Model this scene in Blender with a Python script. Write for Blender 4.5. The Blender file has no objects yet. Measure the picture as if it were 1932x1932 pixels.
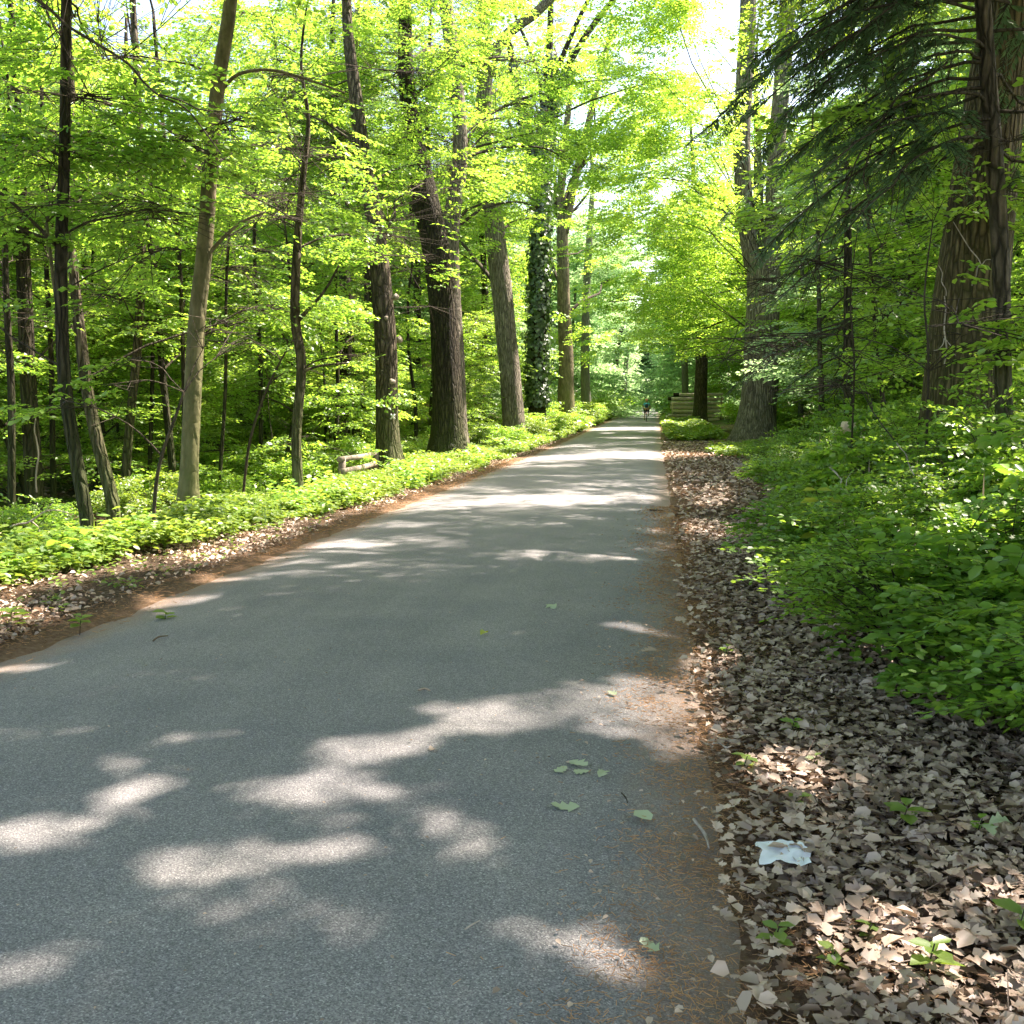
import bpy, math, random
import numpy as np
from mathutils import Vector, Matrix
random.seed(7)
RNG = np.random.default_rng(7)
S = bpy.context.scene
COL = S.collection
PI = math.pi

# ------------------------------------------------------------------ camera
F, CX, CY = 1932.0, 966.0, 966.0            # focal length and centre, in 1932 px units
EYE = 1.55
PITCH = math.atan((CY - 769) / F)
YAW = math.atan((1239 - CX) / F * math.cos(PITCH))
cam_d = bpy.data.cameras.new('camera'); cam = bpy.data.objects.new('camera', cam_d); COL.objects.link(cam)
cam.location = (0, 0, EYE)
cam.rotation_euler = (PI / 2 - PITCH, 0, YAW)
cam_d.sensor_width = 36; cam_d.lens = 36.0; cam_d.clip_end = 3000; cam_d.clip_start = 0.05
S.camera = cam
ROT = cam.rotation_euler.to_matrix()

def ray(u, v):
    return ROT @ Vector((u - CX, -(v - CY), -F))
def P(u, v, y):                               # point on the ray through (u,v) at world depth y
    d = ray(u, v); t = y / d.y
    return Vector((d.x * t, y, EYE + d.z * t))

# ------------------------------------------------------------------ terrain
def ss(a, b, x):
    t = np.clip((x - a) / (b - a), 0, 1); return t * t * (3 - 2 * t)
def ramp(y):
    y = np.asarray(y, float)
    yy = np.clip(y, -50, 230)
    return 0.0085 * np.log1p(np.exp((yy - 38) / 6.0)) * 6.0
XL, XR = -3.98, 0.27                          # road edges
def H(x, y):
    x = np.asarray(x, float); y = np.asarray(y, float)
    z = ramp(y)
    lump = 0.05 * np.sin(x * 1.3 + y * .7) + 0.04 * np.sin(x * .6 - y * .9 + 2) + .03 * np.sin(x * 2.9 + 1) * np.sin(y * 2.3)
    away = ss(0.0, 2.5, np.maximum(x - 1.2, -6.0 - x))
    z = z + lump * away
    z = z - 0.55 * ss(-6.7, -8.6, x) * (1 - ss(-10, -16, x) * .7) * 1.0
    z = z + 0.02 * ss(.3, 1.0, x) + 0.15 * ss(2, 6, x)
    inroad = (ss(XL - .05, XL + .15, x)) * (1 - ss(XR - .15, XR + .05, x))
    z = z - 0.05 * inroad
    return z
def G(u, v):                                  # where the ray through a pixel meets the terrain
    d = ray(u, v); t = (EYE) / max(-d.z, 1e-6)
    for _ in range(40):
        p = Vector((0, 0, EYE)) + d * t
        z = float(H(p.x, p.y))
        tn = (EYE - z) / max(-d.z, 1e-6)
        t = .5 * t + .5 * min(tn, 400 / d.length * 1.0 if d.length else tn) if False else .5 * t + .5 * tn
    return Vector((d.x * t, d.y * t, EYE + d.z * t))

# ------------------------------------------------------------------ object helpers
def tag(o, label=None, cat=None, group=None, kind=None):
    if label: o['label'] = label
    if cat: o['category'] = cat
    if group: o['group'] = group
    if kind: o['kind'] = kind
    return o
def thing(name, label, cat, loc=(0, 0, 0), group=None, rz=0):
    o = bpy.data.objects.new(name, None); COL.objects.link(o)
    o.location = loc; o.rotation_euler = (0, 0, rz); o.empty_display_size = .2
    return tag(o, label, cat, group)
def mesh_np(name, V, faces_list, mat, parent=None, smooth=False, off=None):
    """V (n,3); faces_list list of int arrays (m,k). off = location of the object the points are made relative to."""
    V = np.asarray(V, np.float32)
    if off is not None: V = V - np.array(off, np.float32)
    me = bpy.data.meshes.new(name)
    me.vertices.add(len(V)); me.vertices.foreach_set('co', V.ravel())
    fl = [np.asarray(f, np.int32) for f in faces_list if len(f)]
    nl = sum(f.size for f in fl); nf = sum(len(f) for f in fl)
    me.loops.add(nl); me.polygons.add(nf)
    me.loops.foreach_set('vertex_index', np.concatenate([f.ravel() for f in fl]))
    tot = np.concatenate([np.full(len(f), f.shape[1], np.int32) for f in fl])
    st = np.concatenate([[0], np.cumsum(tot)[:-1]]).astype(np.int32)
    me.polygons.foreach_set('loop_start', st)
    if smooth: me.polygons.foreach_set('use_smooth', np.ones(nf, bool))
    me.update(calc_edges=True); me.validate()
    me.materials.append(mat)
    o = bpy.data.objects.new(name, me); COL.objects.link(o)
    if parent is not None: o.parent = parent
    elif off is not None: o.location = off
    return o

class MB:                                     # collects pieces of one mesh
    def __init__(s): s.V = []; s.Q = []; s.T = []; s.n = 0; s.N = []
    def add(s, V, Q=None, T=None):
        V = np.asarray(V, float)
        if Q is not None and len(Q): s.Q.append(np.asarray(Q, int) + s.n)
        if T is not None and len(T): s.T.append(np.asarray(T, int) + s.n)
        s.V.append(V); s.n += len(V)
    def tube(s, pts, rads, k=10, cap=True, lump=0.0, flare=0.0, seed=0, sub=1):
        pts = [Vector(p) for p in pts]; rads = list(rads)
        if sub > 1:                           # Catmull-Rom resample
            P2, R2 = [], []
            for i in range(len(pts) - 1):
                a = pts[max(i - 1, 0)]; b = pts[i]; c = pts[i + 1]; d = pts[min(i + 2, len(pts) - 1)]
                for j in range(sub):
                    t = j / sub
                    P2.append(.5 * ((2 * b) + (c - a) * t + (2 * a - 5 * b + 4 * c - d) * t * t + (3 * b - a - 3 * c + d) * t ** 3))
                    R2.append(rads[i] * (1 - t) + rads[i + 1] * t)
            P2.append(pts[-1]); R2.append(rads[-1]); pts, rads = P2, R2
        rs = np.random.default_rng(seed + 11)
        ph = rs.uniform(0, 6.28, 8)
        z0 = pts[0].z
        up = Vector((0, 0, 1)); x = None
        V = []
        for i, p in enumerate(pts):
            t = (pts[min(i + 1, len(pts) - 1)] - pts[max(i - 1, 0)]).normalized()
            if x is None:
                x = t.orthogonal().normalized() if abs(t.z) < .99 else Vector((1, 0, 0))
            x = (x - t * x.dot(t)).normalized(); y = t.cross(x)
            h = p.z - z0
            for j in range(k):
                a = 2 * PI * j / k
                r = rads[i]
                if lump: r *= 1 + lump * (math.sin(2 * a + ph[0] + h * .5) * .6 + math.sin(3 * a + ph[1] - h * .8) * .5 + math.sin(a + ph[2] + h * 2.1) * .4 + .35 * math.sin(5 * a + ph[4] + 1.3 * h))
                if flare: r *= 1 + flare * math.exp(-max(h - .25, 0) / .35) * (.6 + .4 * math.sin(4 * a + ph[3]) + .3 * math.sin(7 * a + ph[5]))
                q = p + (x * math.cos(a) + y * math.sin(a)) * r
                V.append(q[:])
        n = len(pts); Q = []
        for i in range(n - 1):
            for j in range(k):
                Q.append((i * k + j, i * k + (j + 1) % k, (i + 1) * k + (j + 1) % k, (i + 1) * k + j))
        T = []
        if cap:
            V.append(pts[-1][:]); V.append(pts[0][:])
            for j in range(k):
                T.append(((n - 1) * k + j, (n - 1) * k + (j + 1) % k, n * k)); T.append(((j + 1) % k, j, n * k + 1))
        s.add(V, Q, T)
    def sticks(s, A, B, ra, rb):              # many 3-sided sticks at once
        A = np.asarray(A, float); B = np.asarray(B, float)
        if len(A) == 0: return
        d = B - A; d /= np.linalg.norm(d, axis=1, keepdims=True) + 1e-9
        ref = np.where(np.abs(d[:, 2:3]) > .9, [[1., 0, 0]], [[0, 0, 1.]])
        x = np.cross(d, ref); x /= np.linalg.norm(x, axis=1, keepdims=True) + 1e-9
        y = np.cross(d, x)
        ra = np.broadcast_to(np.asarray(ra, float), (len(A),))[:, None]; rb = np.broadcast_to(np.asarray(rb, float), (len(A),))[:, None]
        V = []
        for j in range(3):
            a = 2 * PI * j / 3; o = x * math.cos(a) + y * math.sin(a)
            V += [A + o * ra, B + o * rb]
        V = np.stack(V, 1).reshape(-1, 3)     # per stick: A0 B0 A1 B1 A2 B2
        b = np.arange(len(A))[:, None] * 6
        Q = np.concatenate([b + np.array([[0, 2, 3, 1]]), b + np.array([[2, 4, 5, 3]]), b + np.array([[4, 0, 1, 5]])])
        s.add(V, Q)
    def box(s, c, size, rot=None):
        c = Vector(c); V = []
        for sx in (-1, 1):
            for sy in (-1, 1):
                for sz in (-1, 1):
                    q = Vector((sx * size[0] / 2, sy * size[1] / 2, sz * size[2] / 2))
                    if rot is not None: q = rot @ q
                    V.append((c + q)[:])
        s.add(V, [(0, 1, 3, 2), (4, 6, 7, 5), (0, 4, 5, 1), (2, 3, 7, 6), (0, 2, 6, 4), (1, 5, 7, 3)])
    def build(s, name, mat, parent=None, smooth=True, off=None):
        fl = []
        if s.Q: fl.append(np.concatenate(s.Q))
        if s.T: fl.append(np.concatenate(s.T))
        return mesh_np(name, np.concatenate(s.V), fl, mat, parent, smooth, off)

# ------------------------------------------------------------------ materials
def newmat(name):
    m = bpy.data.materials.new(name); m.use_nodes = True
    nt = m.node_tree; nt.nodes.clear()
    return m, nt, nt.nodes, nt.links
def nd(nt, typ, **kw):
    n = nt.nodes.new(typ)
    for k, v in kw.items():
        if k == 'inp':
            for a, b in v.items(): n.inputs[a].default_value = b
        else: setattr(n, k, v)
    return n
def rampn(nt, stops, fac=None):
    r = nt.nodes.new('ShaderNodeValToRGB')
    e = r.color_ramp.elements
    while len(e) < len(stops): e.new(.5)
    for i, (p, c) in enumerate(stops):
        e[i].position = p; e[i].color = (*c, 1) if len(c) == 3 else c
    if fac is not None: nt.links.new(fac, r.inputs[0])
    return r
def mixc(nt, f, a, b, mode='MIX'):
    m = nt.nodes.new('ShaderNodeMix'); m.data_type = 'RGBA'; m.blend_type = mode
    for sock, v in ((m.inputs[0], f), (m.inputs[6], a), (m.inputs[7], b)):
        if hasattr(v, 'is_linked') or hasattr(v, 'links'): nt.links.new(v, sock)
        else: sock.default_value = v if not isinstance(v, tuple) else ((*v, 1) if len(v) == 3 else v)
    return m.outputs[2]
def math_(nt, op, a, b=0.0, c=None):
    m = nt.nodes.new('ShaderNodeMath'); m.operation = op
    for i, v in enumerate((a, b) if c is None else (a, b, c)):
        if hasattr(v, 'links'): nt.links.new(v, m.inputs[i])
        else: m.inputs[i].default_value = v
    return m.outputs[0]
def coords(nt, scale=(1, 1, 1)):
    t = nt.nodes.new('ShaderNodeNewGeometry'); mp = nt.nodes.new('ShaderNodeMapping')
    nt.links.new(t.outputs['Position'], mp.inputs[0]); mp.inputs['Scale'].default_value = scale
    return mp.outputs[0]
def noise(nt, vec, scale, detail=4, rough=.55):
    n = nt.nodes.new('ShaderNodeTexNoise'); n.inputs['Scale'].default_value = scale
    n.inputs['Detail'].default_value = detail; n.inputs['Roughness'].default_value = rough
    nt.links.new(vec, n.inputs['Vector']); return n.outputs['Fac']

def leaf_mat(name, c_dark, c_light, t_dark, t_light, trans=.5, gloss=.06, blotch=.35, rough=.45):
    m, nt, N, L = newmat(name)
    geo = nd(nt, 'ShaderNodeNewGeometry')
    rnd = geo.outputs['Random Per Island']
    n = noise(nt, coords(nt), blotch, 2)
    f = math_(nt, 'ADD', math_(nt, 'MULTIPLY', rnd, .65), math_(nt, 'MULTIPLY', math_(nt, 'SUBTRACT', n, .3), .9))
    f = math_(nt, 'MINIMUM', math_(nt, 'MAXIMUM', f, 0.), 1.)
    cd = mixc(nt, f, c_dark, c_light); ct = mixc(nt, f, t_dark, t_light)
    d = nd(nt, 'ShaderNodeBsdfDiffuse'); L.new(cd, d.inputs[0])
    t = nd(nt, 'ShaderNodeBsdfTranslucent'); L.new(ct, t.inputs[0])
    mx = nd(nt, 'ShaderNodeMixShader', inp={0: trans}); L.new(d.outputs[0], mx.inputs[1]); L.new(t.outputs[0], mx.inputs[2])
    g = nd(nt, 'ShaderNodeBsdfGlossy', inp={0: (1, 1, 1, 1), 'Roughness': rough})
    mg = nd(nt, 'ShaderNodeMixShader', inp={0: gloss}); L.new(mx.outputs[0], mg.inputs[1]); L.new(g.outputs[0], mg.inputs[2])
    o = nd(nt, 'ShaderNodeOutputMaterial'); L.new(mg.outputs[0], o.inputs[0])
    return m
M = {}
M['leaf'] = leaf_mat('beech_leaf', (.08, .19, .018), (.18, .33, .035), (.29, .56, .04), (.55, .78, .08), trans=.55)
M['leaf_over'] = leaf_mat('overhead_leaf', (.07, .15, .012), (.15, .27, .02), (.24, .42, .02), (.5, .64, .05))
M['leaf_lime'] = leaf_mat('lime_leaf', (.11, .24, .02), (.22, .38, .04), (.36, .65, .05), (.64, .82, .09), trans=.55)
M['leaf_haze'] = leaf_mat('haze_tinted_leaf', (.17, .32, .13), (.32, .46, .22), (.36, .62, .22), (.62, .80, .38), gloss=.03, blotch=.12)  # distance haze painted into paler, bluer leaf colours
M['leaf_shrub'] = leaf_mat('shrub_leaf', (.075, .18, .015), (.20, .36, .04), (.24, .50, .03), (.54, .76, .07), trans=.45, gloss=.05, blotch=.9)
M['leaf_herb'] = leaf_mat('herb_leaf', (.09, .19, .02), (.20, .30, .03), (.24, .42, .03), (.5, .6, .06), trans=.4, gloss=.07, blotch=.8)
M['leaf_herb2'] = leaf_mat('bramble_leaf', (.07, .17, .02), (.20, .34, .04), (.2, .46, .03), (.5, .7, .07), trans=.4, gloss=.05, blotch=.9)
M['leaf_ivy'] = leaf_mat('ivy_leaf', (.02, .06, .012), (.05, .12, .02), (.05, .14, .01), (.15, .28, .03), trans=.3, gloss=.12, blotch=1.2)
M['needle'] = leaf_mat('spruce_needles', (.045, .10, .04), (.13, .21, .10), (.08, .17, .05), (.22, .36, .12), trans=.3, gloss=.06, blotch=1.2)
M['leaf_yellow'] = leaf_mat('yellow_leaf', (.35, .42, .03), (.5, .5, .04), (.6, .7, .05), (.8, .8, .06))
M['leaf_pale'] = leaf_mat('pale_leaf', (.30, .38, .20), (.42, .46, .28), (.4, .6, .3), (.5, .7, .3), trans=.2, gloss=.08)
M['litter'] = leaf_mat('dry_leaf', (.14, .095, .065), (.72, .56, .42), (.2, .12, .06), (.35, .22, .12), trans=.18, gloss=.05, blotch=2.0, rough=.5)
M['litter_dark'] = leaf_mat('dark_dry_leaf', (.05, .03, .018), (.2, .13, .08), (.1, .06, .03), (.2, .12, .06), trans=.15, gloss=.05, blotch=2.0)
M['duff'] = leaf_mat('needle_duff', (.22, .11, .045), (.68, .40, .19), (.2, .1, .04), (.3, .18, .08), trans=.1, gloss=.02, blotch=3.0)

def bark_mat(name, dark, light, moss, moss_h, moss_amt, su=9, sv=1.3, bump=.5):
    m, nt, N, L = newmat(name)
    v = coords(nt, (su, su, sv))
    n1 = noise(nt, v, 1.6, 6, .65)
    n2 = noise(nt, coords(nt, (1, 1, .5)), 1.4, 3)
    wv = nd(nt, 'ShaderNodeVectorMath', operation='ADD'); L.new(coords(nt, (su * 1.3, su * 1.3, sv * 1.6)), wv.inputs[0])
    wn_ = nd(nt, 'ShaderNodeTexNoise', inp={'Scale': 3.5}); L.new(coords(nt), wn_.inputs['Vector']); L.new(wn_.outputs['Color'], wv.inputs[1])
    vc = nd(nt, 'ShaderNodeTexVoronoi', feature='DISTANCE_TO_EDGE', inp={'Scale': 1.0}); L.new(wv.outputs[0], vc.inputs['Vector'])
    crack = rampn(nt, [(.0, (0, 0, 0)), (.22, (1, 1, 1))], vc.outputs['Distance']).outputs[0]
    n3 = noise(nt, coords(nt), 22, 3)
    c = rampn(nt, [(.36, dark), (.5, tuple(.5 * (a + b) for a, b in zip(dark, light))), (.62, light)], n1).outputs[0]
    c = mixc(nt, math_(nt, 'MULTIPLY', n2, .4), c, tuple(x * 1.5 for x in light))
    c = mixc(nt, math_(nt, 'MULTIPLY', n3, .5), c, tuple(x * .5 for x in dark))
    c = mixc(nt, min(bump, 1) * .75, c, mixc(nt, crack, tuple(x * .35 for x in dark), c))
    g = nd(nt, 'ShaderNodeNewGeometry'); sp = nd(nt, 'ShaderNodeSeparateXYZ'); L.new(g.outputs['Position'], sp.inputs[0])
    hz = math_(nt, 'SUBTRACT', 1.0, math_(nt, 'DIVIDE', sp.outputs[2], moss_h)); hz = math_(nt, 'MAXIMUM', hz, .12)
    mm = math_(nt, 'MULTIPLY', math_(nt, 'MULTIPLY', hz, n2), moss_amt * 2.0); mm = math_(nt, 'MINIMUM', mm, .85)
    c = mixc(nt, mm, c, moss)
    b = nd(nt, 'ShaderNodeBsdfPrincipled', inp={'Roughness': .85}); L.new(c, b.inputs['Base Color'])
    b.inputs['Specular IOR Level'].default_value = .2
    bm = nd(nt, 'ShaderNodeBump', inp={'Strength': bump, 'Distance': .07}); L.new(math_(nt, 'ADD', math_(nt, 'MULTIPLY', n1, .6), math_(nt, 'MULTIPLY', crack, .6)), bm.inputs['Height']); L.new(bm.outputs[0], b.inputs['Normal'])
    o = nd(nt, 'ShaderNodeOutputMaterial'); L.new(b.outputs[0], o.inputs[0])
    return m
M['bark'] = bark_mat('brown_bark', (.025, .018, .012), (.20, .155, .11), (.09, .13, .03), 3.0, .5, bump=1.0)
M['bark_dark'] = bark_mat('dark_furrowed_bark', (.012, .009, .007), (.10, .08, .055), (.06, .085, .02), 3.0, .5, su=11, bump=1.0)
M['bark_smooth'] = bark_mat('smooth_beech_bark', (.035, .03, .018), (.27, .215, .14), (.14, .17, .05), 6.0, .5, su=5, sv=1.4, bump=.35)
M['bark_grey'] = bark_mat('grey_ridged_bark', (.065, .056, .042), (.46, .40, .31), (.12, .14, .06), 3.0, .3, su=12, sv=1.2, bump=.9)
M['bark_oak'] = bark_mat('oak_bark', (.028, .02, .011), (.27, .20, .115), (.09, .11, .02), 4.5, .6, su=14, sv=1.6, bump=1.0)
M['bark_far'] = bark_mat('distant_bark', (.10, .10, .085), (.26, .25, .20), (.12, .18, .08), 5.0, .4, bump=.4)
M['twig'] = bark_mat('twig_bark', (.03, .024, .016), (.10, .08, .055), (.05, .06, .02), 3.0, .1)
M['twig_dead'] = bark_mat('dead_twig', (.30, .25, .2), (.6, .52, .43), (.3, .3, .2), 1.0, .05)

def simple(name, col, rough=.6, var=.25, sc=6, metal=0, bump=0, bsc=40):
    m, nt, N, L = newmat(name)
    n = noise(nt, coords(nt), sc, 4)
    c = mixc(nt, n, tuple(x * (1 - var) for x in col), tuple(min(1, x * (1 + var)) for x in col))
    b = nd(nt, 'ShaderNodeBsdfPrincipled', inp={'Roughness': rough, 'Metallic': metal}); L.new(c, b.inputs['Base Color'])
    if bump:
        bm = nd(nt, 'ShaderNodeBump', inp={'Strength': bump, 'Distance': .02}); L.new(noise(nt, coords(nt), bsc, 4), bm.inputs['Height']); L.new(bm.outputs[0], b.inputs['Normal'])
    o = nd(nt, 'ShaderNodeOutputMaterial'); L.new(b.outputs[0], o.inputs[0])
    return m

def ground_mat():
    m, nt, N, L = newmat('forest_floor')
    n1 = noise(nt, coords(nt), 28, 8, .7); n2 = noise(nt, coords(nt), .55, 4); n3 = noise(nt, coords(nt), 5, 5)
    c = rampn(nt, [(.3, (.02, .014, .01)), (.5, (.085, .06, .04)), (.68, (.26, .19, .135))], n1).outputs[0]
    g = nd(nt, 'ShaderNodeNewGeometry'); sp = nd(nt, 'ShaderNodeSeparateXYZ'); L.new(g.outputs['Position'], sp.inputs[0])
    gm = rampn(nt, [(.42, (0, 0, 0)), (.58, (1, 1, 1))], n2).outputs[0]
    # verges stay brown, the wood floor greens over away from the road
    ax = math_(nt, 'ABSOLUTE', math_(nt, 'ADD', sp.outputs[0], 1.9))
    aw = nd(nt, 'ShaderNodeMapRange', inp={1: 5.0, 2: 9.0, 3: 0., 4: 1.}); L.new(ax, aw.inputs[0])
    far = nd(nt, 'ShaderNodeMapRange', inp={1: 45., 2: 75., 3: 0., 4: 1.}); L.new(sp.outputs[1], far.inputs[0])
    amt = math_(nt, 'MULTIPLY', math_(nt, 'MAXIMUM', aw.outputs[0], far.outputs[0]), .75)
    c = mixc(nt, math_(nt, 'MULTIPLY', gm, amt), c, mixc(nt, n3, (.035, .08, .015), (.14, .24, .035)))
    # needle dust hugging the asphalt edges
    ed = nd(nt, 'ShaderNodeMapRange', inp={1: 2.1, 2: 2.5, 3: 1., 4: 0.}); L.new(ax, ed.inputs[0])
    c = mixc(nt, math_(nt, 'MULTIPLY', ed.outputs[0], .75), c, mixc(nt, n1, (.11, .06, .032), (.36, .24, .145)))
    b = nd(nt, 'ShaderNodeBsdfPrincipled', inp={'Roughness': .95}); L.new(c, b.inputs['Base Color']); b.inputs['Specular IOR Level'].default_value = .1
    bm = nd(nt, 'ShaderNodeBump', inp={'Strength': 1., 'Distance': .04}); L.new(n1, bm.inputs['Height']); L.new(bm.outputs[0], b.inputs['Normal'])
    o = nd(nt, 'ShaderNodeOutputMaterial'); L.new(b.outputs[0], o.inputs[0])
    return m
def road_mat():
    m, nt, N, L = newmat('asphalt')
    v = coords(nt)
    vo = nd(nt, 'ShaderNodeTexVoronoi', inp={'Scale': 210.}); L.new(v, vo.inputs['Vector'])
    cellr = nd(nt, 'ShaderNodeSeparateColor'); L.new(vo.outputs['Color'], cellr.inputs[0])
    vo2 = nd(nt, 'ShaderNodeTexVoronoi', inp={'Scale': 42.}); L.new(v, vo2.inputs['Vector'])
    n1 = noise(nt, v, 150, 3, .7); n2 = noise(nt, v, 1.2, 4); n4 = noise(nt, coords(nt, (1, .12, 1)), 2.2, 4)
    n5 = noise(nt, v, 7, 6, .7)
    c = rampn(nt, [(.0, (.12, .12, .12)), (.5, (.205, .202, .197)), (.93, (.29, .285, .275)), (1., (.44, .43, .41))], cellr.outputs[0]).outputs[0]
    c = mixc(nt, .8, c, rampn(nt, [(.3, (.62, .62, .62)), (.6, (1.15, 1.15, 1.15))], n1).outputs[0], 'MULTIPLY')
    c = mixc(nt, .9, c, rampn(nt, [(.3, (.84, .85, .88)), (.7, (1.14, 1.12, 1.08))], n2).outputs[0], 'MULTIPLY')
    c = mixc(nt, .8, c, rampn(nt, [(.3, (.88, .88, .9)), (.7, (1.12, 1.11, 1.1))], n4).outputs[0], 'MULTIPLY')
    pit = rampn(nt, [(.0, (.45, .45, .45)), (.16, (1, 1, 1))], vo2.outputs['Distance']).outputs[0]
    c = mixc(nt, .6, c, pit, 'MULTIPLY')
    g = nd(nt, 'ShaderNodeNewGeometry'); sp = nd(nt, 'ShaderNodeSeparateXYZ'); L.new(g.outputs['Position'], sp.inputs[0])
    ax = math_(nt, 'ABSOLUTE', math_(nt, 'ADD', sp.outputs[0], -(XL + XR) / 2))
    half = (XR - XL) / 2
    e = nd(nt, 'ShaderNodeMapRange', inp={1: half - .42, 2: half + .02, 3: 0., 4: 1.}); L.new(math_(nt, 'ADD', ax, math_(nt, 'MULTIPLY', math_(nt, 'SUBTRACT', n5, .5), .5)), e.inputs[0])
    n6 = noise(nt, v, 30, 5, .75)
    thr = math_(nt, 'MULTIPLY', e.outputs[0], rampn(nt, [(.30, (.35, .35, .35)), (.55, (1, 1, 1))], n6).outputs[0])
    c = mixc(nt, math_(nt, 'MINIMUM', math_(nt, 'MULTIPLY', thr, .9), .85), c, mixc(nt, n6, (.13, .075, .04), (.36, .245, .16)))
    b = nd(nt, 'ShaderNodeBsdfPrincipled', inp={'Roughness': .8}); L.new(c, b.inputs['Base Color']); b.inputs['Specular IOR Level'].default_value = .35
    hh = math_(nt, 'ADD', vo.outputs['Distance'], math_(nt, 'MULTIPLY', n1, .6))
    bm = nd(nt, 'ShaderNodeBump', inp={'Strength': .5, 'Distance': .005}); L.new(hh, bm.inputs['Height']); L.new(bm.outputs[0], b.inputs['Normal'])
    o = nd(nt, 'ShaderNodeOutputMaterial'); L.new(b.outputs[0], o.inputs[0])
    return m
M['ground'] = ground_mat(); M['road'] = road_mat()

# ------------------------------------------------------------------ light
SUN_EL, SUN_AZ = math.radians(57), math.radians(52)        # azimuth from +Y towards +X
SD = np.array([math.cos(SUN_EL) * math.sin(SUN_AZ), math.cos(SUN_EL) * math.cos(SUN_AZ), math.sin(SUN_EL)])
w = bpy.data.worlds.new('World'); S.world = w; w.use_nodes = True
wn = w.node_tree; bg = wn.nodes['Background']
sky = wn.nodes.new('ShaderNodeTexSky'); sky.sky_type = 'NISHITA'; sky.sun_disc = False
sky.sun_elevation = SUN_EL; sky.sun_rotation = SUN_AZ; sky.air_density = 1.0; sky.dust_density = 2.0; sky.ozone_density = 1.0
wt = wn.nodes.new('ShaderNodeMix'); wt.data_type = 'RGBA'; wt.blend_type = 'MULTIPLY'; wt.inputs[0].default_value = 1; wt.inputs[7].default_value = (1, .91, .82, 1)   # daylight white balance
wn.links.new(sky.outputs[0], wt.inputs[6]); wn.links.new(wt.outputs[2], bg.inputs[0]); bg.inputs[1].default_value = .12
sl = bpy.data.lights.new('sun', 'SUN'); sl.energy = 5.0; sl.angle = math.radians(.7); sl.color = (1, .86, .77)
so = bpy.data.objects.new('sun', sl); COL.objects.link(so)
so.rotation_euler = Vector(SD).to_track_quat('Z', 'Y').to_euler()

# ------------------------------------------------------------------ setting: ground and road
xs = np.unique(np.concatenate([np.linspace(-500, -60, 12), np.linspace(-60, -12, 60), np.linspace(-12, 8, 130), np.linspace(8, 60, 60), np.linspace(60, 500, 12)]))
ys = np.unique(np.concatenate([np.linspace(-80, -4, 20), np.linspace(-4, 40, 200), np.linspace(40, 240, 160), np.linspace(240, 1200, 20)]))
X, Y = np.meshgrid(xs, ys); Z = H(X, Y)
V = np.stack([X, Y, Z], -1).reshape(-1, 3); nx = len(xs); ny = len(ys)
ii = (np.arange(ny - 1)[:, None] * nx + np.arange(nx - 1)[None]).ravel()
tag(mesh_np('ground', V, [np.stack([ii, ii + 1, ii + nx + 1, ii + nx], 1)], M['ground'], smooth=True), 'brown forest floor strewn with old leaves under the trees', 'ground', kind='structure')
ry = np.concatenate([np.linspace(-6, 30, 300), np.linspace(30.3, 215, 300)])
cols = np.linspace(0, 1, 9)
e1 = .035 * np.sin(ry * 2.1) + .03 * np.sin(ry * 5.3 + 1) + .02 * np.sin(ry * 11.7); e2 = .035 * np.sin(ry * 1.7 + 2) + .03 * np.sin(ry * 4.9) + .02 * np.sin(ry * 13.1)
RV = []
for i, y in enumerate(ry):
    a, b = XL + e1[i], XR + e2[i]
    for t in cols:
        x = a + (b - a) * t
        RV.append((x, y, float(ramp(y)) + .012 + .03 * (1 - (2 * t - 1) ** 2) - (.03 if t in (0., 1.) else 0)))
n = len(cols); ii = (np.arange(len(ry) - 1)[:, None] * n + np.arange(n - 1)[None]).ravel()
tag(mesh_np('road', RV, [np.stack([ii, ii + 1, ii + n + 1, ii + n], 1)], M['road'], smooth=True), 'straight narrow grey asphalt road running into the wood', 'road', kind='structure')
def road_z(x, y):
    t = np.clip((np.asarray(x) - XL) / (XR - XL), 0, 1); return ramp(y) + .012 + .03 * (1 - (2 * t - 1) ** 2)
def surf(x, y):
    return np.where((np.asarray(x) > XL) & (np.asarray(x) < XR), road_z(x, y), H(x, y))

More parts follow.
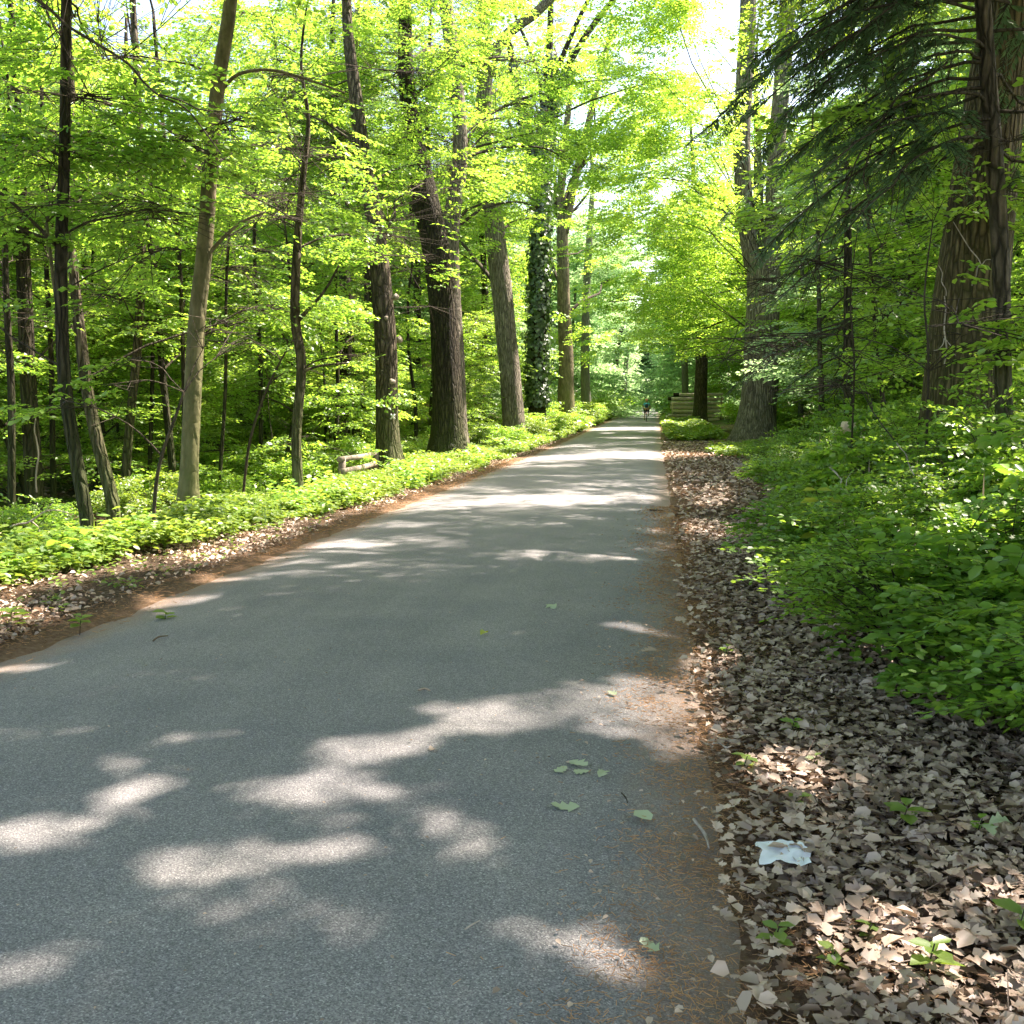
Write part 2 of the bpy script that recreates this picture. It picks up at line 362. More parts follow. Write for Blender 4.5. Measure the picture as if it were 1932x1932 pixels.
# ------------------------------------------------------------------ where the sun comes through: patches of the ground the canopy leaves open
LIT = []
for u, v, a, b in [(560,1530,130,30),(700,1440,120,26),(640,1475,90,20),(880,1390,130,28),(1050,1350,120,35),(1130,1400,110,25),(760,1540,60,20),(860,1590,58,42),
    (620,1592,60,25),(450,1662,105,36),(590,1650,90,22),(380,1735,45,18),(560,1785,100,22),(250,1540,85,24),(220,1475,70,18),(100,1420,110,11),(60,1600,90,25),
    (230,1590,55,18),(400,1425,52,12),(1035,1510,36,16),(1230,1335,85,40),(1290,1390,70,50),(1090,1840,85,36),(780,1905,60,12),(1195,1205,55,10),(40,1870,60,30),
    (10,1275,80,16),(330,1145,75,16),(640,1040,100,9),(1080,1066,185,13),(1110,952,150,10),(950,958,170,9),(1190,946,70,10),(760,1000,120,8),(800,968,100,6),
    (1115,873,50,3),(1060,885,60,2.5),(1230,1010,40,8),(1180,830,50,2),(560,1075,60,8),(430,1100,90,10),(1330,930,70,25),(1330,1000,70,20),(1330,1270,60,30),
    (1730,1870,170,46),(1640,1770,80,24),(1860,1730,95,30),(1560,1880,60,24),(1600,1560,60,18),(1790,1580,50,14),(1480,1480,80,40),(1350,860,60,8),(1340,832,60,4),(1560,1000,40,10),(1600,1130,60,16),(1750,1050,60,14),(1480,1090,40,12),(1850,1180,50,22),(1660,960,50,8),(1800,930,60,8),(1500,930,50,6),(1720,1250,60,24),(1900,1000,50,10)]:
    c = G(u, v); p1 = G(u + a, v); p2 = G(u, v - b); LIT.append((c.x, c.y, abs(p1.x - c.x), abs(p2.y - c.y)))
LIT.insert(0, (2.6, 82.0, 4.5, 3.2)); LIT = np.array(LIT); LIT[-10:, 2:] *= 1.7; LIT[:, 2:] *= np.where(LIT[:, 1:2] < 3.4, 1.6, np.where(LIT[:, 1:2] < 4.6, 1.25, np.where(LIT[:, 1:2] < 9, 1.18, .85)))
def sun_cull(C, keep_side=.5):
    """True where a leaf stays. A leaf is dropped when its shadow would fall in a lit patch."""
    hz = C[:, 2] - ramp(C[:, 1] - 6)
    gx = C[:, 0] - SD[0] / SD[2] * hz; gy = C[:, 1] - SD[1] / SD[2] * hz
    gx = gx + .06 * np.sin(gy * 9) + .05 * np.sin(gy * 4.1 + gx * 7); gy2 = gy + .08 * np.sin(gx * 8 + 1) + .05 * np.sin(gx * 17)
    hsh = np.modf(np.abs(np.sin(gx * 12.9898 + gy * 78.233) * 43758.5))[0]
    keep = np.ones(len(C), bool)
    for cx, cy, a, b in LIT:
        keep &= (((gx - cx) / a) ** 2 + ((gy2 - cy) / b) ** 2 > 1) | ((cy > 9) & (hsh < .22))
    # the left verge stands in open sun, in patches
    nz = np.sin(gx * 1.9 + gy * .8) + np.sin(gy * 1.3 - gx * 1.1 + 2) + np.sin(gy * .47 + 1) * .8
    wood = ((gx > 3.3) | (gx < -6.9)) & (gy > 8) & (nz > .35)
    keep &= ~wood
    verge = (gx < -4.35) & (gx > -6.9) & (gy > 6) & (nz > -1.4)
    keep &= ~verge
    far = (gx > -9) & (gx < 6) & (gy > 22) & (nz > 2.25)
    keep &= ~far
    return keep | (hz < .6)

# ------------------------------------------------------------------ leaves and sprays
def unit(a): return a / (np.linalg.norm(a, axis=-1, keepdims=True) + 1e-9)
def leaves(name, C, D, N, L, mat, parent=None, off=None, six=False, width=.6, kind=None, curl=.08):
    D = unit(D); N = unit(N - D * np.sum(N * D, -1, keepdims=True)); B = np.cross(N, D)
    L = L[:, None]; W = L * width * .5
    if six:
        V = np.stack([C, C + D * L * .2 + B * W * .75 + N * L * curl, C + D * L * .62 + B * W + N * L * curl * .6, C + D * L - N * L * curl * 1.3,
                      C + D * L * .62 - B * W + N * L * curl * .6, C + D * L * .2 - B * W * .75 + N * L * curl], 1).reshape(-1, 3)
        b = np.arange(len(C))[:, None] * 6
        Fc = np.concatenate([b + np.array([[0, 5, 4, 3]]), b + np.array([[0, 3, 2, 1]])])
    else:
        V = np.stack([C, C + D * L * .45 + B * W + N * L * curl, C + D * L - N * L * curl, C + D * L * .45 - B * W + N * L * curl], 1).reshape(-1, 3)
        b = np.arange(len(C))[:, None] * 4; Fc = b + np.array([[0, 3, 2, 1]])
    return mesh_np(name, V, [Fc], mat, parent, False, off)
def spray_templates(K=8, seed=3):
    T = []
    r = np.random.default_rng(seed)
    for k in range(K):
        pos = []; ang = []; seg = []
        def twig(p, a, ln, step):
            q = np.array([p[0] + ln * math.cos(a), p[1] + ln * math.sin(a)]); seg.append((p[0], p[1], q[0], q[1]))
            m = max(2, int(ln / step)); s = 1
            for i in range(m):
                t = (i + .6) / m; s = -s
                pos.append((p[0] + (q[0] - p[0]) * t, p[1] + (q[1] - p[1]) * t)); ang.append(a + s * r.uniform(.6, 1.1))
            pos.append(tuple(q)); ang.append(a + r.uniform(-.2, .2))
        twig(np.array([0., 0.]), 0, 1.0, .11)
        s = r.choice([-1, 1])
        for t in (.15, .33, .5, .68):
            s = -s
            twig(np.array([t, 0.]), s * r.uniform(.6, .95), (.62 - .35 * t) * r.uniform(.8, 1.1), .12)
        T.append((np.array(pos), np.array(ang), np.array(seg)))
    return T
SPR = spray_templates()
def sprays(O, A, Z, Ln, leafL, rng):
    """leaf arrays + twig segments for sprays with origin O, axis A, plane normal Z, length Ln"""
    A = unit(A); Z = unit(Z - A * np.sum(A * Z, -1, keepdims=True)); B = np.cross(Z, A)
    k = rng.integers(0, len(SPR), len(O)); outC, outD, outN, outL, s0, s1 = [], [], [], [], [], []
    for i in range(len(SPR)):
        m = np.where(k == i)[0]
        if not len(m): continue
        pos, ang, seg = SPR[i]; l = Ln[m][:, None, None]
        px, py = pos[:, 0][None, :, None], pos[:, 1][None, :, None]
        a, b, z = A[m][:, None], B[m][:, None], Z[m][:, None]
        droop = -.18 * (px ** 2) - .12 * np.abs(py)
        C = O[m][:, None] + (a * px + b * py + np.array([0, 0, 1.]) * droop) * l
        an = ang[None, :, None] + rng.normal(0, .15, (len(m), len(ang), 1))
        D = a * np.cos(an) + b * np.sin(an) + rng.normal(0, .18, C.shape) + np.array([0, 0, -.12])
        N = z + rng.normal(0, .38, C.shape)
        outC.append(C.reshape(-1, 3)); outD.append(D.reshape(-1, 3)); outN.append(N.reshape(-1, 3))
        outL.append((leafL * 1.13 * rng.uniform(.7, 1.2, C.shape[:2])).ravel())
        def pt(x, y): return (O[m][:, None] + (a * x[None, :, None] + b * y[None, :, None] + np.array([0, 0, 1.]) * (-.18 * x ** 2 - .12 * np.abs(y))[None, :, None]) * l).reshape(-1, 3)
        s0.append(pt(seg[:, 0], seg[:, 1])); s1.append(pt(seg[:, 2], seg[:, 3]))
    return [np.concatenate(x) for x in (outC, outD, outN, outL, s0, s1)]

def path_at(pts, rads, t):
    n = len(pts) - 1; f = t * n; i = min(int(f), n - 1); g = f - i
    return pts[i].lerp(pts[i + 1], g), rads[i] * (1 - g) + rads[i + 1] * g
COUNT = [0]
DENS = 1.5
def _spray_clump(c, R, d, dens, layered, r, O, A, Z, hubs, mb, twigs, twigr):
    m = max(3, int(dens * R * R * DENS))
    th = r.uniform(0, 2 * PI, m); ra = R * np.sqrt(r.uniform(0, 1, m))
    flat = .22 if layered else .6
    o = np.stack([c.x + ra * np.cos(th), c.y + ra * np.sin(th), c.z + r.normal(0, flat * R * .55, m) - .12 * ra], 1)
    dirr = unit(np.array([[d.x, d.y, 0.]])) * .8 + np.stack([np.cos(th), np.sin(th), np.zeros(m)], 1) + r.normal(0, .35, (m, 3)) * [1, 1, .4]
    O.append(o); A.append(dirr); Z.append(np.tile([[0, 0, 1.]], (m, 1)) + r.normal(0, .22 if layered else .5, (m, 3)))
    if twigs:
        lpa = np.array([p[:] for p in hubs]); h = lpa[r.integers(0, 3, m)]
        ok = np.linalg.norm(h - o, axis=1) < R * 1.1
        mb.sticks(h[ok], o[ok], twigr * 1.6, twigr)
def grow(root, pts, rads, clumps, leafL, spr, dens, leafm, barkm, seed, off=None, cull=True, six=False, limbr=.035, layered=True, twigr=.0035, start=(.35, .95), twigs=True, keepf=None):
    """limbs from the stem to every clump, sprays round the clump; clumps: list of (centre, radius)"""
    r = np.random.default_rng(seed); mb = MB(); O, A, Z = [], [], []
    tz0, tz1 = pts[0].z, pts[-1].z
    done = []
    for c, R in clumps:
        c = Vector(c)
        near = min(done, key=lambda p: (p - c).length_squared) if done else None
        if near is not None and len(done) > 4 and (near - c).length < 3.2 and r.uniform() < .8:
            d = c - near; ln = d.length + .01
            mid = near + d * .5 + Vector((r.normal(0, .08) * ln, r.normal(0, .08) * ln, .06 * ln))
            rr = max(limbr * .22, .006); mb.tube([near, mid, c], [rr, rr * .7, rr * .4], k=4, cap=False, sub=2)
            hubs = [near.lerp(mid, .5), mid, c]
            done.append(c)
            _spray_clump(c, R, d, dens, layered, r, O, A, Z, hubs, mb, twigs, twigr)
            continue
        done.append(c)
        best = min(range(len(pts)), key=lambda i: (Vector(pts[i]) - c).length_squared)
        hd = math.hypot(c.x - pts[best].x, c.y - pts[best].y)
        want = c.z - hd * r.uniform(.25, .6)
        want = min(max(want, tz0 + (tz1 - tz0) * start[0] * .5), tz1)
        i = min(range(len(pts)), key=lambda i: abs(pts[i].z - want)); i2 = min(i + 1, len(pts) - 1)
        if pts[i2].z - pts[i].z > 1e-3: g = min(max((want - pts[i].z) / (pts[i2].z - pts[i].z), 0), 1)
        else: g = 0
        s = pts[i].lerp(pts[i2], g)
        d = c - s; ln = d.length + .01
        mid = s + d * .5 + Vector((r.normal(0, .06) * ln, r.normal(0, .06) * ln, .08 * ln + r.normal(0, .03) * ln))
        q1 = s.lerp(mid, .5) + Vector((r.normal(0, .03), r.normal(0, .03), .03)) * ln; q2 = mid.lerp(c, .5) + Vector((r.normal(0, .03), r.normal(0, .03), .02)) * ln
        rr = min(limbr * .75 * (.4 + ln / 6), rads[i] * .6)
        lp = [s, q1, mid, q2, c]
        mb.tube(lp, [rr, rr * .8, rr * .6, rr * .42, max(rr * .2, .004)], k=5, cap=False, sub=2)
        _spray_clump(c, R, d, dens, layered, r, O, A, Z, [mid, q2, c], mb, twigs, twigr)
    O = np.concatenate(O); A = np.concatenate(A); Z = np.concatenate(Z)
    C, D, N, L, s0, s1 = sprays(O, A, Z, spr * r.uniform(.7, 1.25, len(O)), leafL, r)
    k = sun_cull(C) if cull else np.ones(len(C), bool)
    if keepf is not None: k &= keepf(C)
    C, D, N, L = C[k], D[k], N[k], L[k]
    if twigs:
        k2 = sun_cull(s0) if cull else np.ones(len(s0), bool)
        if keepf is not None: k2 &= keepf(s0)
        mb.sticks(s0[k2], s1[k2], twigr, twigr * .5)
    COUNT[0] += len(C)
    if len(mb.V): mb.build('branches', barkm, root, off=off)
    if len(C): leaves('foliage', C, D, N, L, leafm, root, off=off, six=six)

def clump_cloud(n, x0, y0, rad, zr, R, seed, az=None, flat=1.0, rpow=.6):
    r = np.random.default_rng(seed); out = []
    for i in range(int(n * 1.7)):
        a = r.uniform(0, 2 * PI) if az is None else r.uniform(*az)
        z = r.uniform(*zr); k = r.uniform(0.02, 1) ** rpow * rad[1] + rad[0]
        f = 1 - .35 * ((z - zr[0]) / (zr[1] - zr[0] + 1e-6))
        out.append(((x0 + k * f * math.cos(a), y0 + k * f * math.sin(a), z), r.uniform(*R)))
    return out

def px_path(lst, y):
    """[(u,v,width px)] -> points at depth y and radii"""
    return [P(u, v, y) for u, v, _ in lst], [wd * y / F / 2 for _, _, wd in lst]

def trunk(root, lst, y, bark, seed, extra_limbs=(), flare=.45, top=None, lump=.05, k=18, name='trunk'):
    pts, rads = px_path(lst, y)
    b = pts[0].copy(); g = float(H(b.x, b.y)); pts[0].z = max(g, pts[0].z) if abs(pts[0].z - g) < .3 else pts[0].z
    base = Vector((b.x, b.y, g - .25))
    if pts[0].z > g + .15: pts = [Vector((b.x, b.y, g))] + pts; rads = [rads[0] * 1.05] + rads
    else: pts[0] = Vector((b.x, b.y, g + .02))
    P2 = [base] + pts; R2 = [rads[0] * 1.02] + rads
    if top is not None:                        # stem carries on above the frame
        d = (P2[-1] - P2[-2]).normalized(); d = (d + Vector((0, 0, .6))).normalized()
        h = top - P2[-1].z
        if h > .5:
            e = P2[-1].copy(); r_ = R2[-1]
            for j in (1, 2, 3):
                P2.append(e + d * h * j / 3 + Vector((.15 * math.sin(seed + j), .15 * math.cos(seed * 2 + j), 0))); R2.append(r_ * (1 - .28 * j))
    mb = MB(); mb.tube(P2, R2, k=k, lump=lump, flare=flare, seed=seed, sub=4)
    mb.build(name, M[bark], root, off=root.location)
    for L in extra_limbs:
        lp, lr = px_path(L, y); m2 = MB(); m2.tube(lp, lr, k=10, lump=.04, seed=seed + 5, sub=4)
        m2.build('limb', M[bark], root, off=root.location)
    return P2, R2

def tree(name, label, lst, y, bark, seed, clumps, leafL=.085, spr=.55, dens=22, leafm='leaf', group=None, cat='tree', top=None, limbs=(), flare=.65, six=False, layered=True, limbr=.035, k=18, keepf=None, twigs=True, lump=.05, cull=True):
    if y is None: y = G(lst[0][0], lst[0][1]).y
    b = P(lst[0][0], lst[0][1], y)
    root = thing(name, label, cat, (b.x, b.y, float(H(b.x, b.y))), group)
    pts, rads = trunk(root, lst, y, bark, seed, limbs, flare, top, lump=lump, k=k)
    if clumps:
        cl = []
        for c in clumps:
            if callable(c): cl += c(b.x, b.y)
            else: cl += clump_cloud(*c[:1], b.x + c[1], b.y + c[2], *c[3:])
        grow(root, pts, rads, cl, leafL, spr, dens, M[leafm], M['twig'], seed, off=root.location, layered=layered, six=six, limbr=limbr, keepf=keepf, twigs=twigs, cull=cull)
    return root
# ------------------------------------------------------------------ trees
HIGH = [(-9.5, 30, 12), (-10.5, 36, 14), (-9.5, 43, 16), (-12, 50, 18), (-10, 58, 20), (-15, 40, 15), (-17, 32, 12)]
def corridor(C):                              # nothing hangs low over the road or in front of the camera
    over = (np.abs(C[:, 0] + 1.85) < 2.9) & (C[:, 2] < 4.6 + .012 * C[:, 1])
    near = (C[:, 1] < 7.5) & (C[:, 2] < 1.55 + .46 * C[:, 1] + .5) & (C[:, 1] > -1)
    return ~(over | near)
def right_open(C):                            # overhead crowns stay above the frame close to the camera
    hid = C[:, 2] > 1.55 + .40 * np.maximum(C[:, 1], 0) + .4
    return corridor(C) & (hid | (C[:, 1] > 21))
def off_path(C):
    return corridor(C) & ~((C[:, 0] > -6.1) & (C[:, 0] < 3.0) & (C[:, 2] < 3.2 + .05 * C[:, 1]) & (C[:, 1] < 40))

ROWL = 'big trees lining the left side of the road'
WOODL = 'slender trees in the wood left of the road'
WOODR = 'trunks in the wood right of the road'
# --- left of the road, near to far
tree('beech_tree', 'dark thin beech leaning at the left verge, paired with a thinner pale stem', [(172,1028,27),(150,900,26),(122,720,26),(115,500,25),(122,300,22),(125,0,20)], None, 'bark_dark', 1,
     [(7, -1.2, .5, (.4, 2.6), (3.2, 6.0), (.7, 1.2), 11), (8, 0, 0, (.3, 2.6), (6, 9.5), (.8, 1.3), 12)], leafL=.075, spr=.5, dens=24, six=True, top=11, flare=.1, keepf=off_path, group=WOODL)
tree('pale_sapling', 'thin pale stem standing against the dark leaning beech at the left verge', [(158,1028,11),(152,950,10),(138,830,9),(128,700,8),(105,560,7),(88,420,6)], G(172,1028).y + .08, 'bark_smooth', 2,
     [(5, -.6, .4, (.2, 1.6), (2.6, 4.6), (.5, .9), 13)], leafL=.07, spr=.45, dens=24, six=True, flare=0, k=8, keepf=off_path)
t1 = tree('beech_tree', 'smooth straight beech with bright lower trunk rising out of the green verge', [(354,985,40),(356,900,34),(362,760,33),(372,600,32),(385,480,30),(398,300,28),(413,150,27),(437,-20,25)], None, 'bark_smooth', 3,
     [(10, -.2, 1.8, (.5, 3.0), (4.1, 7.0), (.8, 1.3), 14), (4, -1, 0, (.3, 3.0), (7, 11), (.9, 1.3), 15)], leafL=.075, spr=.5, dens=24, six=True, top=14, keepf=off_path,
     limbs=[[(393,480,9),(420,450,7),(455,420,6),(500,400,4)], [(418,170,8),(450,140,7),(510,132,6),(580,150,5),(650,175,4)]])
tree('sapling', 'thin dark sapling between the leaning beech and the smooth straight beech', [(290,1025,8),(293,930,8),(305,860,7),(330,790,6),(347,740,5)], None, 'twig', 4,
     [(3, .2, .3, (.2, 1.1), (1.6, 2.8), (.4, .7), 16)], leafL=.07, spr=.42, dens=24, six=True, flare=0, k=7, keepf=off_path, group='saplings in the left wood')
tree('forest_tree', 'dark trunk at the far left edge with a bare white branch propped against it', [(64,905,36),(58,800,33),(52,700,31),(46,550,28),(40,400,24),(34,250,18),(25,60,13)], 16.5, 'bark_dark', 5,
     [(7, -.5, 1, (.3, 3.0), (2.6, 5.5), (.8, 1.3), 17), (6, 0, 0, (.3, 2.6), (5.5, 9), (.9, 1.3), 18)], leafL=.085, dens=20, top=11, flare=.2, group=WOODL, leafm='leaf_lime')
tree('forest_tree', 'pale trunk leaning to the left behind the dark leaning beech', [(212,945,26),(185,840,24),(165,740,23),(148,600,21),(132,450,17),(125,330,13)], 15.5, 'bark', 6,
     [(7, -.5, 1, (.3, 2.8), (3, 6.5), (.8, 1.2), 19)], leafL=.08, dens=22, top=9, flare=.2, group=WOODL)
tree('forest_tree', 'straight thin trunk behind and right of the leaning pale trunk', [(238,908,19),(245,800,18),(262,620,18),(267,400,15),(259,150,13),(250,-10,12)], 18.5, 'bark', 7,
     [(7, 0, 1, (.3, 2.8), (3, 7), (.8, 1.3), 20)], leafL=.085, dens=20, top=12, flare=.15, group=WOODL, leafm='leaf_lime')
tree('forest_tree', 'slim curving trunk just left of the smooth straight beech', [(324,870,15),(306,700,14),(294,520,13),(272,400,12),(262,260,10),(255,180,8)], 20, 'bark_dark', 8,
     [(7, 0, 1, (.3, 2.6), (2.8, 7.5), (.9, 1.3), 21)], leafL=.085, dens=20, top=10, flare=.1, group=WOODL, k=10)
tree('forest_tree', 'thin dark wavy stem half hidden behind the smooth straight beech', [(347,850,9),(346,700,9),(338,480,9),(326,380,8),(306,220,8),(292,60,7)], 19, 'bark_dark', 9,
     [(7, .3, 1, (.3, 2.4), (4, 8.5), (.8, 1.3), 22)], leafL=.085, dens=20, top=10, flare=.1, k=8)
tree('forest_tree', 'slim forked tree with dark stubs standing on the green bank left of the rail', [(564,938,21),(559,820,19),(569,690,19),(557,600,19),(560,470,16),(572,330,12),(582,230,8)], None, 'bark', 10,
     [(9, .0, 1, (.3, 2.5), (3.2, 6.5), (.8, 1.3), 23)], leafL=.08, dens=22, top=9, flare=.15, keepf=off_path, k=12,
     limbs=[[(562,605,10),(590,575,7),(615,545,5),(640,500,4)], [(575,700,6),(605,690,5),(655,685,4)]])
for i_, (u, v, wd, u2, v2, y_, lab) in enumerate([(22, 930, 16, 10, 300, 15, 'thin dark stem left of the far-left dark trunk'), (100, 900, 12, 78, 120, 18, 'thin dark stem between the far-left trunk and the leaning beech'), (283, 880, 9, 290, 180, 21, 'dark slim stem between two thin trunks behind the thin dark sapling'),
        (415, 900, 8, 440, 330, 20, 'thin stem right behind the smooth straight beech'), (492, 890, 10, 480, 250, 24, 'slim dark stem in shade midway between the smooth beech and the forked tree'), (632, 880, 9, 640, 380, 27, 'slim stem behind the forked tree, left of the wooden rail'),
        (785, 850, 8, 770, 560, 34, 'small dark stem with side twigs between the knotty trunk and the thickest trunk'), (668, 860, 11, 655, 320, 32, 'dark stem behind the wooden rail, left of the knotty trunk'), (145, 860, 14, 172, 200, 22, 'dark trunk far behind the leaning pair at the left')]):
    tree('forest_tree', lab, [(u, v, wd), (.7*u+.3*u2+3, .7*v+.3*v2, wd*.9), (.35*u+.65*u2-4, .35*v+.65*v2, wd*.75), (u2, v2, wd*.6)], y_, 'bark_dark', 120 + i_, [(5, 0, 1, (.2, 2.2), (3.4, 7.5), (.7, 1.2), 130 + i_)], leafL=.085, dens=18, flare=.1, k=8, keepf=off_path, group='thin stems in the left wood', top=8)
tree('sapling', 'thin arching stem leaning right between the smooth beech and the forked tree', [(458,955,6),(470,840,6),(497,750,5),(530,680,4),(560,630,3)], 18, 'twig', 11,
     [(3, .2, .2, (.2, 1.2), (2.2, 3.6), (.5, .8), 24)], leafL=.08, dens=20, flare=0, k=6, keepf=off_path, group='saplings in the left wood')
tree('avenue_tree', 'tall knotty trunk with a painted white cross beside the wooden rail', [(734,885,48),(731,800,44),(727,640,42),(716,500,37),(704,400,32),(684,280,28),(668,160,24),(655,40,20)], None, 'bark', 12,
     [(12, -2.2, 1.8, (.3, 3.6), (7.2, 10), (1.0, 1.7), 25), (8, -1.8, 1.5, (.6, 4.4), (9.5, 14), (1.2, 1.8), 26)], leafL=.095, spr=.65, dens=15, top=17, group=ROWL, keepf=off_path, limbr=.05)
tree('avenue_tree', 'thickest dark trunk of the left row leaning slightly into the wood', [(845,866,70),(843,760,58),(838,600,56),(825,480,54),(803,380,50),(788,300,40),(775,230,34),(765,120,28)], None, 'bark_dark', 13,
     [(11, -2.8, 2.4, (.5, 3.8), (8.2, 12), (1.1, 1.8), 27), (8, -2.4, 2.4, (.6, 5), (11, 16), (1.2, 2), 28)], leafL=.10, spr=.7, dens=13, top=19, group=ROWL, keepf=off_path, limbr=.06)
tree('avenue_tree', 'grey-brown trunk pressed close behind the thickest dark trunk', [(863,858,44),(858,740,42),(852,600,38),(850,440,34),(868,300,28),(862,170,27),(846,40,26),(838,-20,25)], 33.5, 'bark_grey', 14,
     [(9, 0, 4, (.8, 3.6), (9, 14), (1.2, 1.9), 29)], leafL=.11, spr=.75, dens=12, top=20, group=ROWL, keepf=off_path, limbr=.06)
tree('avenue_tree', 'pale grey trunk with a long limb arching right over the road', [(969,798,44),(962,700,41),(950,580,39),(936,460,37),(922,330,33),(914,220,32),(914,130,30)], 44.5, 'bark_grey', 15,
     [(10, -2.5, 3.5, (.5, 4), (10, 15), (1.2, 2.1), 30), (8, 0, 3.5, (1, 5), (15, 21), (1.3, 2.2), 31)], leafL=.13, spr=.85, dens=10, top=22, group=ROWL, keepf=corridor, limbr=.08,
     limbs=[[(918,140,28),(938,90,22),(968,55,20),(1010,25,18),(1050,-15,16),(1100,-70,13)], [(916,150,14),(880,100,12),(850,50,10),(810,0,8)]])
ivy = tree('ivy_clad_tree', 'trunk wrapped in dark ivy from the ground to its forked limbs', [(1013,762,34),(1014,660,31),(1017,520,29),(1021,400,27),(1018,300,25),(1024,250,22)], 53.5, 'bark_dark', 16,
     [(6, -1, 4.5, (1, 4), (13, 19), (1.3, 2.0), 32), (7, 0, 3, (1, 5), (19, 25), (1.4, 2.4), 33)], leafL=.15, spr=.95, dens=8, top=None, group=ROWL, keepf=corridor, limbr=.09,
     limbs=[[(1015,320,17),(998,260,14),(980,200,13),(968,120,12),(955,60,9)], [(1023,260,17),(1033,170,14),(1038,60,12),(1040,-30,10)], [(1026,290,15),(1044,210,13),(1070,130,12),(1110,60,11),(1165,-10,10)], [(1040,170,10),(1060,110,9),(1090,40,8),(1120,-20,7)]])
tree('avenue_tree', 'smooth trunk right of the ivy tree, forking into two open limbs', [(1068,760,32),(1068,690,27),(1065,600,25),(1062,500,23),(1060,420,21)], 70, 'bark_smooth', 17,
     [(9, 0, 4, (1.5, 5), (17, 27), (1.5, 2.5), 34), (4, 0, 5, (1, 4), (11, 16), (1.2, 1.8), 35)], leafL=.18, spr=1.1, dens=7, top=None, group=ROWL, keepf=corridor, limbr=.1,
     limbs=[[(1060,430,18),(1058,350,14),(1064,280,13),(1075,180,11),(1078,90,9)], [(1064,440,17),(1076,380,16),(1094,300,14),(1118,200,12),(1140,110,10),(1155,60,8)], [(1072,310,11),(1110,255,10),(1150,215,8),(1190,170,6)]])
tree('avenue_tree', 'slim pale trunk with twiggy top, seventh along the left row', [(1106,770,19),(1104,680,16),(1106,560,15),(1112,450,12),(1118,350,9),(1116,290,6)], 88, 'bark_far', 18,
     [(9, 0, 0, (1, 4.5), (12, 20), (1.4, 2.4), 36)], leafL=.22, spr=1.2, dens=6, group=ROWL, keepf=corridor, leafm='leaf_haze', twigs=False)
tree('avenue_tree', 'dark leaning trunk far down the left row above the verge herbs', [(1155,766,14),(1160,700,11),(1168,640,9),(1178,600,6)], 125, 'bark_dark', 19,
     [(12, 0, 0, (1, 6), (8, 22), (2, 3.2), 37)], leafL=.3, spr=1.7, dens=3.5, group=ROWL, keepf=corridor, leafm='leaf_haze', twigs=False)
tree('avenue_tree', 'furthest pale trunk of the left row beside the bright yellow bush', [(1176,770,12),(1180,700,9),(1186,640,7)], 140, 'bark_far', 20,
     [(10, 0, 0, (1, 6), (9, 24), (2, 3.2), 38)], leafL=.32, spr=1.8, dens=3.5, group=ROWL, keepf=corridor, leafm='leaf_haze', twigs=False)

for i_, (x_, y_, h_) in enumerate(HIGH):
    g_ = float(H(x_, y_)); rt = thing('forest_tree', 'tall tree behind the left row %d metres ahead, %d metres into the wood' % (y_, -4 - x_), 'tree', (x_, y_, g_), 'tall trees of the left wood')
    pts_ = [Vector((x_, y_, g_ - .3)), Vector((x_, y_, g_ + .5)), Vector((x_ + .3, y_, h_ * .4)), Vector((x_ - .1, y_, h_ * .75)), Vector((x_ + .1, y_, h_ + 2))]; rd_ = [.26, .22, .18, .12, .04]
    mb_ = MB(); mb_.tube(pts_, rd_, k=12, lump=.05, flare=.4, seed=i_, sub=4); mb_.build('trunk', M['bark_dark'], rt, off=rt.location)
    grow(rt, pts_, rd_, clump_cloud(15, x_, y_, (.3, 3.8), (h_ * .42, h_ + 2), (1.2, 1.9), 150 + i_), .12, .8, 10, M['leaf_lime' if i_ % 2 else 'leaf'], M['twig'], 150 + i_, off=rt.location, keepf=corridor, limbr=.05)
# --- right of the road
tree('twin_stemmed_tree', 'massive two-stemmed tree beside the leaf path right of the road', [(1424,836,78),(1430,760,64),(1437,640,60),(1442,540,62),(1440,480,60)], 43, 'bark_grey', 21,
     [(26, -3.8, 5, (0, 3.6), (5.5, 14), (1.2, 2.0), 39), (12, -3.0, 4, (0, 4.5), (13, 22), (1.3, 2.2), 40), (26, -3.8, -4, (0, 2.6), (8, 19), (1.2, 1.7), 48)], leafL=.12, spr=.85, dens=13, keepf=lambda C: corridor(C) & ~((C[:, 1] < 43.5) & (np.abs(C[:, 0] - 4.6) < 1.6)), limbr=.02, leafm='leaf_lime', flare=.35, twigs=False,
     limbs=[[(1420,500,32),(1408,420,32),(1400,300,32),(1403,170,31),(1410,60,29),(1412,-40,27)], [(1455,500,36),(1460,420,33),(1462,320,30),(1472,200,29),(1482,80,28),(1486,-40,26)]])
tree('avenue_tree', 'tree standing straight behind the two-stemmed tree, its limbs arching over the road', [(1426,800,30),(1428,600,24),(1430,400,18),(1430,300,14)], 58, 'bark', 28,
     [(60, -3.8, 0, (0, 5.5), (4.8, 19), (1.4, 2.3), 47)], leafL=.15, spr=1.0, dens=6.5, keepf=corridor, limbr=.06, leafm='leaf_lime', top=22, twigs=False)
tree('furrowed_tree', 'huge furrowed trunk rising behind the shrubs at the right edge', [(1808,870,150),(1818,740,138),(1828,600,128),(1843,450,118),(1862,300,108),(1885,150,98),(1905,0,92)], 13.2, 'bark_oak', 22,
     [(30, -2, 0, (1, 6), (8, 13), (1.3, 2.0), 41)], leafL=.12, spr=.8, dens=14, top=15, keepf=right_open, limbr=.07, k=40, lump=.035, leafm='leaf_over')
spruce = thing('spruce_tree', 'dark spruce with thin trunk crossing in front of the furrowed trunk at the right', 'tree', G(1893, 950)[:])
